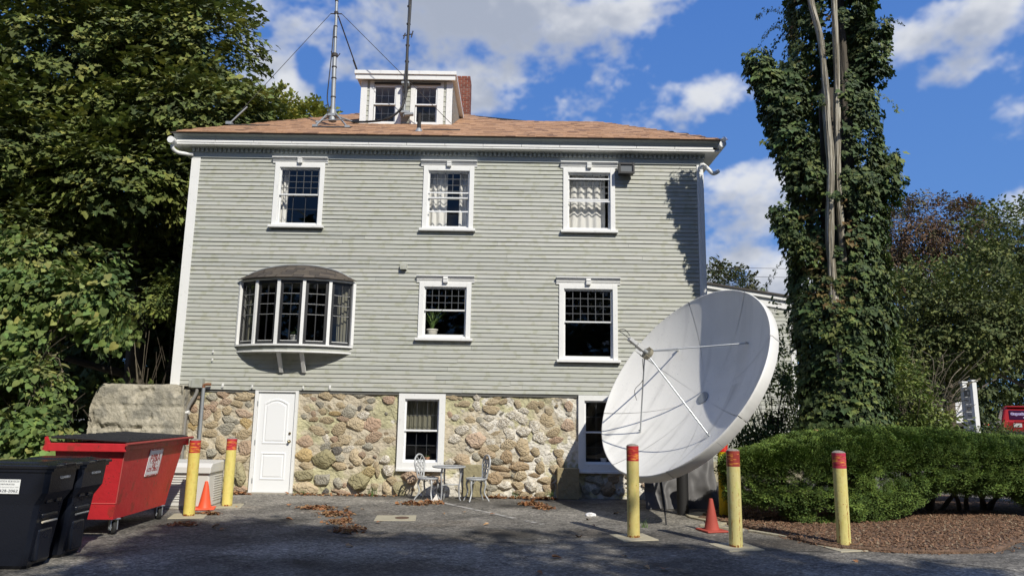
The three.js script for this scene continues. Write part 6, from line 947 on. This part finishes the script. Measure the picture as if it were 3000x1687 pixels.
for (const [k, x, z, h] of [[0, -24, 33, 11], [1, -13, 31, 12], [2, -3, 33, 13], [3, 7, 31, 12], [4, 17, 34, 13], [5, 28, 36, 12]])
  tree('shade_tree', ['far left end', 'second from the left', 'third from the left', 'third from the right', 'second from the right', 'far right end'][k] + ' of the tree row behind the viewer, mirrored in the windows', { base: [x, 0, z], seed: 50 + k, trunk: 0.3, group: 'tree row behind the viewer', sprays: ovals, s: 5, cols: [R1, R2], opts: { clump: 0 }, limbs: false, blobs: [[x, h * 0.55, z, 6, h * 0.5, 3, 420], [x + 4, h * 0.4, z + 1, 4, h * 0.4, 2.5, 240]] });
tree('woodland_tree', 'big tree of the wood that goes on at the left beyond the picture, nearer one', { base: [-14.5, 0, 9], seed: 58, trunk: 0.3, group: 'wood beyond the left edge', sprays: maple, s: 2.4, cols: [G1, G3], opts: { clump: 0.1 }, blobs: [[-14.5, 6.5, 9, 3, 4.2, 4, 360], [-15.5, 3, 12, 2.6, 3, 3, 200]] });
tree('woodland_tree', 'big tree of the wood that goes on at the left beyond the picture, farther one', { base: [-14.5, 0, 3.5], seed: 59, trunk: 0.3, group: 'wood beyond the left edge', sprays: maple, s: 2.4, cols: [G1, G3], opts: { clump: 0.1 }, blobs: [[-14.8, 6.5, 3, 2.6, 4.2, 3, 320], [-14.5, 2.5, 4, 2, 2.5, 2.5, 200]] });
// ---------- road side things ----------
{
  const o = thing('road_sign', 'white two post sign with stacked name boards', 'sign', [14.7, 0.3, -8]), dx = 0.32, dz = -1.0, yb = -0.1;
  part('post', [rbx(-0.07, 0.07, yb, 2.55, -0.07, 0.07, 0.01), rbx(-0.1, 0.1, 2.55, 2.6, -0.1, 0.1, 0.01)], M.white, o); part('post', [rbx(dx - 0.07, dx + 0.07, yb, 2.55, dz - 0.07, dz + 0.07, 0.01), rbx(dx - 0.1, dx + 0.1, 2.55, 2.6, dz - 0.1, dz + 0.1, 0.01)], M.white, o);
  const ang = Math.atan2(-dz, dx), rows = sub('board', o); rows.position.set(dx / 2, 0, dz / 2); rows.rotation.y = Math.PI + ang;
  for (let k = 0; k < 6; k++) { const y = 2.2 - k * 0.24, t = canvas(256, 80, (c) => { c.fillStyle = k ? '#d9d8d4' : '#8d8c88'; c.fillRect(0, 0, 256, 80); c.fillStyle = '#2b2b30'; c.textAlign = 'center'; c.font = 'bold 50px sans-serif'; if (k === 0) { c.fillStyle = '#d9d8d4'; c.fillRect(100, 22, 60, 34); } else c.fillText(['', '•••••', 'BITYKS', 'Trade', 'HOTM', 'lpha'][k], k === 1 ? 100 : 128, 58, 160); if (k === 1) { c.fillStyle = '#3a3660'; c.fillRect(190, 8, 50, 62); c.fillStyle = '#e8e8e8'; c.fillText('Y', 215, 58); } }); const p = part('panel', rbx(-0.45, 0.45, y - 0.115, y + 0.115, -0.02, 0.02, 0.004), M.white, rows); const q = part('lettering', new THREE.PlaneGeometry(0.86, 0.2).translate(0, y, 0.023), mat(1, 1, 1, 0.6, { map: t }), rows); }
  part('cap_rail', rbx(-0.46, 0.46, 2.33, 2.4, -0.035, 0.035, 0.005), M.white, rows);
}
{
  const o = thing('red_suv', 'red wagon with purple lettered rear window at the right edge', 'car', [22.7, 0.6, -17], -0.55), red = mat(0.42, 0.025, 0.03, 0.25, { metalness: 0.1 });
  const prof = [[0.0, 0.55], [0.02, 0.95], [-0.03, 1.02], [-0.28, 1.5], [-0.45, 1.62], [-0.9, 1.68], [-2.2, 1.66], [-2.5, 1.6], [-3.1, 1.12], [-4.1, 0.98], [-4.4, 0.8], [-4.45, 0.5], [-4.4, 0.35], [-0.05, 0.35]];
  const g = new THREE.ExtrudeGeometry(new THREE.Shape(prof.map(([z, y]) => new THREE.Vector2(z, y))), { depth: 1.5, bevelEnabled: true, bevelSize: 0.14, bevelThickness: 0.16, bevelSegments: 5, bevelOffset: -0.14 }).rotateY(-Math.PI / 2).translate(0.75, 0, 0), p = g.attributes.position;
  for (let i = 0; i < p.count; i++) { const y = p.getY(i); if (y > 1.0) p.setX(i, p.getX(i) * (1 - (y - 1.0) * 0.28)); } g.computeVertexNormals(); part('body', g, red, o);
  const slope = Math.atan2(0.25, 0.48), glassT = canvas(512, 220, (c, w, h) => { c.fillStyle = '#3a1836'; c.fillRect(0, 0, w, h); c.font = 'bold 66px sans-serif'; c.textAlign = 'center'; c.lineWidth = 14; c.strokeStyle = '#c9c5d8'; c.lineJoin = 'round'; c.strokeText('CapeCodRadio', 256, 110, 460); c.strokeText('.com', 300, 180); c.fillStyle = '#5a3a92'; c.fillText('CapeCodRadio', 256, 110, 460); c.fillText('.com', 300, 180); });
  const win = part('rear_window', new THREE.PlaneGeometry(1.16, 0.46), mat(1, 1, 1, 0.12, { map: glassT }), o); win.position.set(0, 1.27, -0.135); win.rotation.x = -slope;
  part('bumper', rbx(-0.9, 0.9, 0.34, 0.56, -0.3, 0.12, 0.05, 3), mat(0.03, 0.03, 0.035, 0.6), o);
  for (const s of [-1, 1]) { part('tail_lamp', rbx(s * 0.76 - 0.09, s * 0.76 + 0.09, 0.68, 1.0, -0.08, 0.03, 0.02), mat(0.45, 0.06, 0.05, 0.2), o); for (const z of [-0.85, -3.5]) part('wheel', new THREE.CylinderGeometry(0.34, 0.34, 0.24, 24).rotateZ(Math.PI / 2).translate(s * 0.8, 0.34, z), M.rubber, o); }
  part('plate', [bx(-0.46, -0.16, 0.74, 0.9, 0.02, 0.032)], mat(0.7, 0.7, 0.68, 0.4), o); part('sticker', bx(0.1, 0.45, 0.84, 0.94, 0.022, 0.034), mat(0.6, 0.6, 0.65, 0.4), o);
  part('spoiler', rbx(-0.62, 0.62, 1.6, 1.65, -0.5, -0.24, 0.015), red, o); part('trim', rbx(-0.4, 0.4, 0.94, 1.0, 0.0, 0.04, 0.01), red, o);
}
{
  const o = thing('white_truck', 'white box truck parked behind the sign', 'truck', [25.2, 0.8, -26]);
  part('cargo_box', rbx(-1.15, 1.1, 0.6, 1.72, -4, 0, 0.03), mat(0.75, 0.75, 0.74, 0.4), o); part('roof_edge', rbx(-1.18, 1.13, 1.69, 1.78, -4.02, 0.03, 0.02), M.vinyl, o);
  part('bumper', rbx(-1.1, 1.0, 0.42, 0.58, -0.3, 0.1, 0.02), M.iron, o); for (const s of [-0.85, 0.75]) part('wheel', new THREE.CylinderGeometry(0.36, 0.36, 0.26, 20).rotateZ(Math.PI / 2).translate(s, 0.36, -0.9), M.rubber, o);
  part('lettering', new THREE.PlaneGeometry(1.2, 0.4).translate(-0.1, 1.25, 0.006), mat(1, 1, 1, 0.5, { map: canvas(256, 86, (c) => { c.fillStyle = '#e4e4e2'; c.fillRect(0, 0, 256, 86); c.fillStyle = '#222'; c.font = 'bold 60px sans-serif'; c.textAlign = 'center'; c.fillText('- K -', 128, 64); }) }), o);
}
cone('traffic_cone', 'far orange traffic cone with white collar between sign and red car', 38.1, 1.1, -43, 0.72, mat(0.8, 0.12, 0.04, 0.5), true);
{ const o = thing('power_line', 'two thin overhead wires far behind the wing', 'wire', [20, 9.2, -24]); for (const [y, s] of [[0.52, 0.1], [0.02, 0.15]]) part('wire', tube([[-16, y, 0], [-4, y + 0.02, 0], [8, y - s, 0], [30, y + 0.6, -3]], 0.012, 20, 5), M.iron, o); }
// ---------- small things on the asphalt ----------
for (const [l, x, z, s] of [['left of the basement door by the generator', -5.75, 0.16, 1], ['right of the basement door', -4.15, 0.16, 0.7], ['below the middle of the stone wall', -2.75, 0.16, 1], ['at the foot of the wall right of the bistro chair', 0.1, 0.16, 0.8], ['on the asphalt by the dish jack', 2.05, 3.55, 0.6], ['beside the concrete pier', 0.8, 0.2, 0.9]]) {
  const r = rng(Math.floor((x + 9) * 100)), l2 = []; for (let i = 0; i < 26; i++) { const L = 0.1 + r() * 0.12, g = new THREE.PlaneGeometry(0.012, L, 1, 3).translate(0, L / 2, 0), p = g.attributes.position; for (let k = 0; k < p.count; k++) { const t = p.getY(k) / L; p.setX(k, p.getX(k) * (1 - t * 0.85)); p.setZ(k, t * t * L * 0.6); } l2.push(g.rotateY(r() * 7).translate((r() - 0.5) * 0.16, 0, (r() - 0.5) * 0.08)); }
  const g = merge(l2); g.computeVertexNormals(); const m = solo('weed_tuft', g, M.plant, 'small green weed tuft ' + l, 'weed', 'weeds in the asphalt joints'); m.position.set(x, 0, z); m.scale.setScalar(s);
}
{
  const o = thing('drain_cover', 'pale concrete pad with a rusty iron lid in the asphalt', 'drain cover', [-1.82, 0, 3.02], 0.1);
  part('pad', rbx(-0.32, 0.32, -0.03, 0.01, -0.27, 0.27, 0.006), M.concretePale, o); part('lid', new THREE.CylinderGeometry(0.11, 0.11, 0.012, 26).translate(0.1, 0.012, 0.03), mat(0.12, 0.07, 0.045, 0.9, { map: grainT }), o);
}
{
  const s = new THREE.Shape([[3.0, 2.15], [3.3, 1.9], [3.75, 2.3], [3.6, 2.9], [3.3, 3.25], [3.1, 3.2], [3.16, 2.85], [3.0, 2.5]].map(([x, z]) => new THREE.Vector2(x, -z)));
  solo('concrete_slab', metric(new THREE.ExtrudeGeometry(s, { depth: 0.022, bevelEnabled: true, bevelSize: 0.01, bevelThickness: 0.008, bevelSegments: 1 }).rotateX(-Math.PI / 2)), M.concretePale, 'broken pale concrete slab behind the faded traffic cone', 'slab');
}
{ // low kerb strip by the bed
  solo('kerb_strip', [[2.95, 3.32, 3.5, 3.72], [3.56, 3.78, 3.98, 4.3]].map(([x0, z0, x1, z1]) => rbx(-Math.hypot(x1 - x0, z1 - z0) / 2, Math.hypot(x1 - x0, z1 - z0) / 2, -0.02, 0.03, -0.04, 0.04, 0.008).rotateY(-Math.atan2(z1 - z0, x1 - x0)).translate((x0 + x1) / 2, 0, (z0 + z1) / 2)), M.concretePale, 'short pale concrete edging beside the mulch bed', null, null, 'structure');
}
{
  const q = mergeVertices(new THREE.IcosahedronGeometry(0.07, 3).deleteAttribute('uv').deleteAttribute('normal')), p = q.attributes.position; for (let i = 0; i < p.count; i++) { const k = 0.55 + 0.9 * fbm3(p.getX(i) * 25, p.getY(i) * 25, p.getZ(i) * 25, 3); p.setXYZ(i, p.getX(i) * k * 1.3, Math.max(0, p.getY(i) * k * 0.6 + 0.02), p.getZ(i) * k); }
  const f = q.toNonIndexed(); f.computeVertexNormals(); const m = solo('crumpled_paper', f, mat(0.75, 0.74, 0.72, 0.8), 'crumpled white paper on the asphalt beside the dish shadow', 'litter'); m.position.set(1.35, 0, 2.45);
  const wp = solo('paper_wedge', poly([[-0.07, 0, 0.04], [0.07, 0, 0.05], [0.02, 0.14, 0], [0.03, 0, -0.06]], [[0, 1, 2], [1, 3, 2], [3, 0, 2]]), mat(0.7, 0.66, 0.6, 0.8), 'upright white scrap on the ground under the left bistro chair', 'litter'); wp.position.set(-1.42, 0, 0.82);
}
{
  const r = rng(120), cols = [[0.30, 0.13, 0.05], [0.36, 0.17, 0.07], [0.22, 0.10, 0.045], [0.40, 0.24, 0.11], [0.28, 0.17, 0.08]], one = ['maple', 'oval', 'heart'].map((k, i) => tint(leaf(k, 0.055, 0.35), rng(i), [1, 1, 1], 0));
  const pile = (label, list, n) => { const o = thing('leaf_litter', label, 'leaves', [0, 0, 0], 0); o.userData.kind = 'stuff'; const items = []; for (let i = 0; i < n; i++) { const [x, z, sx, sz, h] = list[Math.floor(r() * list.length)], a = r() * 6.3, q = Math.sqrt(-Math.log(1 - r() * 0.97)) * 0.55, px = x + Math.cos(a) * q * sx, pz = z + Math.sin(a) * q * sz; if (pz < 0.1) continue; items.push({ p: V(px, 0.012 + r() * h * Math.exp(-q), pz), out: V(r() - 0.5, (r() - 0.5) * 0.5, r() - 0.5), up: V((r() - 0.5) * 0.9, 1, (r() - 0.5) * 0.9), s: 0.7 + r() * 0.8, c: pick(r, cols) }); } foliage('leaves', items, one, M.leaf, o); };
  pile('drift of brown fallen leaves in front of the basement door', [[-3.3, 2.1, 0.5, 0.22, 0.05], [-2.85, 2.75, 0.35, 0.35, 0.03], [-2.3, 4.2, 0.3, 0.4, 0.012], [-2.6, 3.5, 0.25, 0.3, 0.01]], 700);
  pile('brown leaves gathered beside the bistro chair legs', [[-1.75, 1.35, 0.35, 0.2, 0.04], [-1.45, 1.15, 0.25, 0.15, 0.03]], 300);
  pile('heap of orange brown leaves right of the bistro set', [[0.4, 1.15, 0.32, 0.2, 0.05], [0.6, 1.6, 0.2, 0.2, 0.03]], 320);
  pile('line of brown leaves along the foot of the stone wall', [[-5.9, 0.25, 0.5, 0.08, 0.03], [-5.4, 0.25, 0.3, 0.08, 0.03], [-4.0, 0.22, 0.5, 0.08, 0.03], [-3.0, 0.2, 0.8, 0.07, 0.03], [0.2, 0.22, 0.6, 0.1, 0.04], [0.7, 0.3, 0.3, 0.1, 0.04], [-0.3, 0.22, 0.3, 0.08, 0.03]], 620);
  pile('thin brown twigs and leaves by the front caster of the dumpster', [[-4.75, 4.0, 0.35, 0.15, 0.01], [-4.9, 2.95, 0.3, 0.08, 0.02]], 150);
  // single leaves lying apart
  const curled = ['maple', 'maple', 'heart'].map((k, i) => tint(leaf(k, 0.09, 0.3 + i * 0.1), rng(i + 50), [1, 1, 1], 0));
  const tones = cols.map((c) => new THREE.MeshStandardMaterial({ color: lin(...c), roughness: 0.8, side: THREE.DoubleSide }));
  for (let i = 0; i < 40; i++) { const x = -5 + r() * 11, z = 1.6 + r() * 6.4; if (x > 3 && z < 5.4 && r() < 0.4) continue; const m = solo('fallen_leaf', curled[i % 3], tones[Math.floor(r() * 5)], 'single dry brown leaf lying on the asphalt', 'leaf', 'single dry leaves on the asphalt'); m.position.set(x, 0.018, z); m.rotation.set((r() - 0.5) * 0.4, r() * 7, (r() - 0.5) * 0.4); m.scale.setScalar(0.7 + r() * 0.6); }
  for (let i = 0; i < 8; i++) { const m = solo('fallen_leaf', curled[i % 2], tones[3], 'pale dry leaf lying on top of the yew hedge', 'leaf', 'dry leaves on the hedge'); m.position.set(5 + r() * 4, 1.45, 1.6 + r() * 0.8); m.rotation.set(0.3, r() * 7, 0.2); }
}
renderer.render(scene, camera);
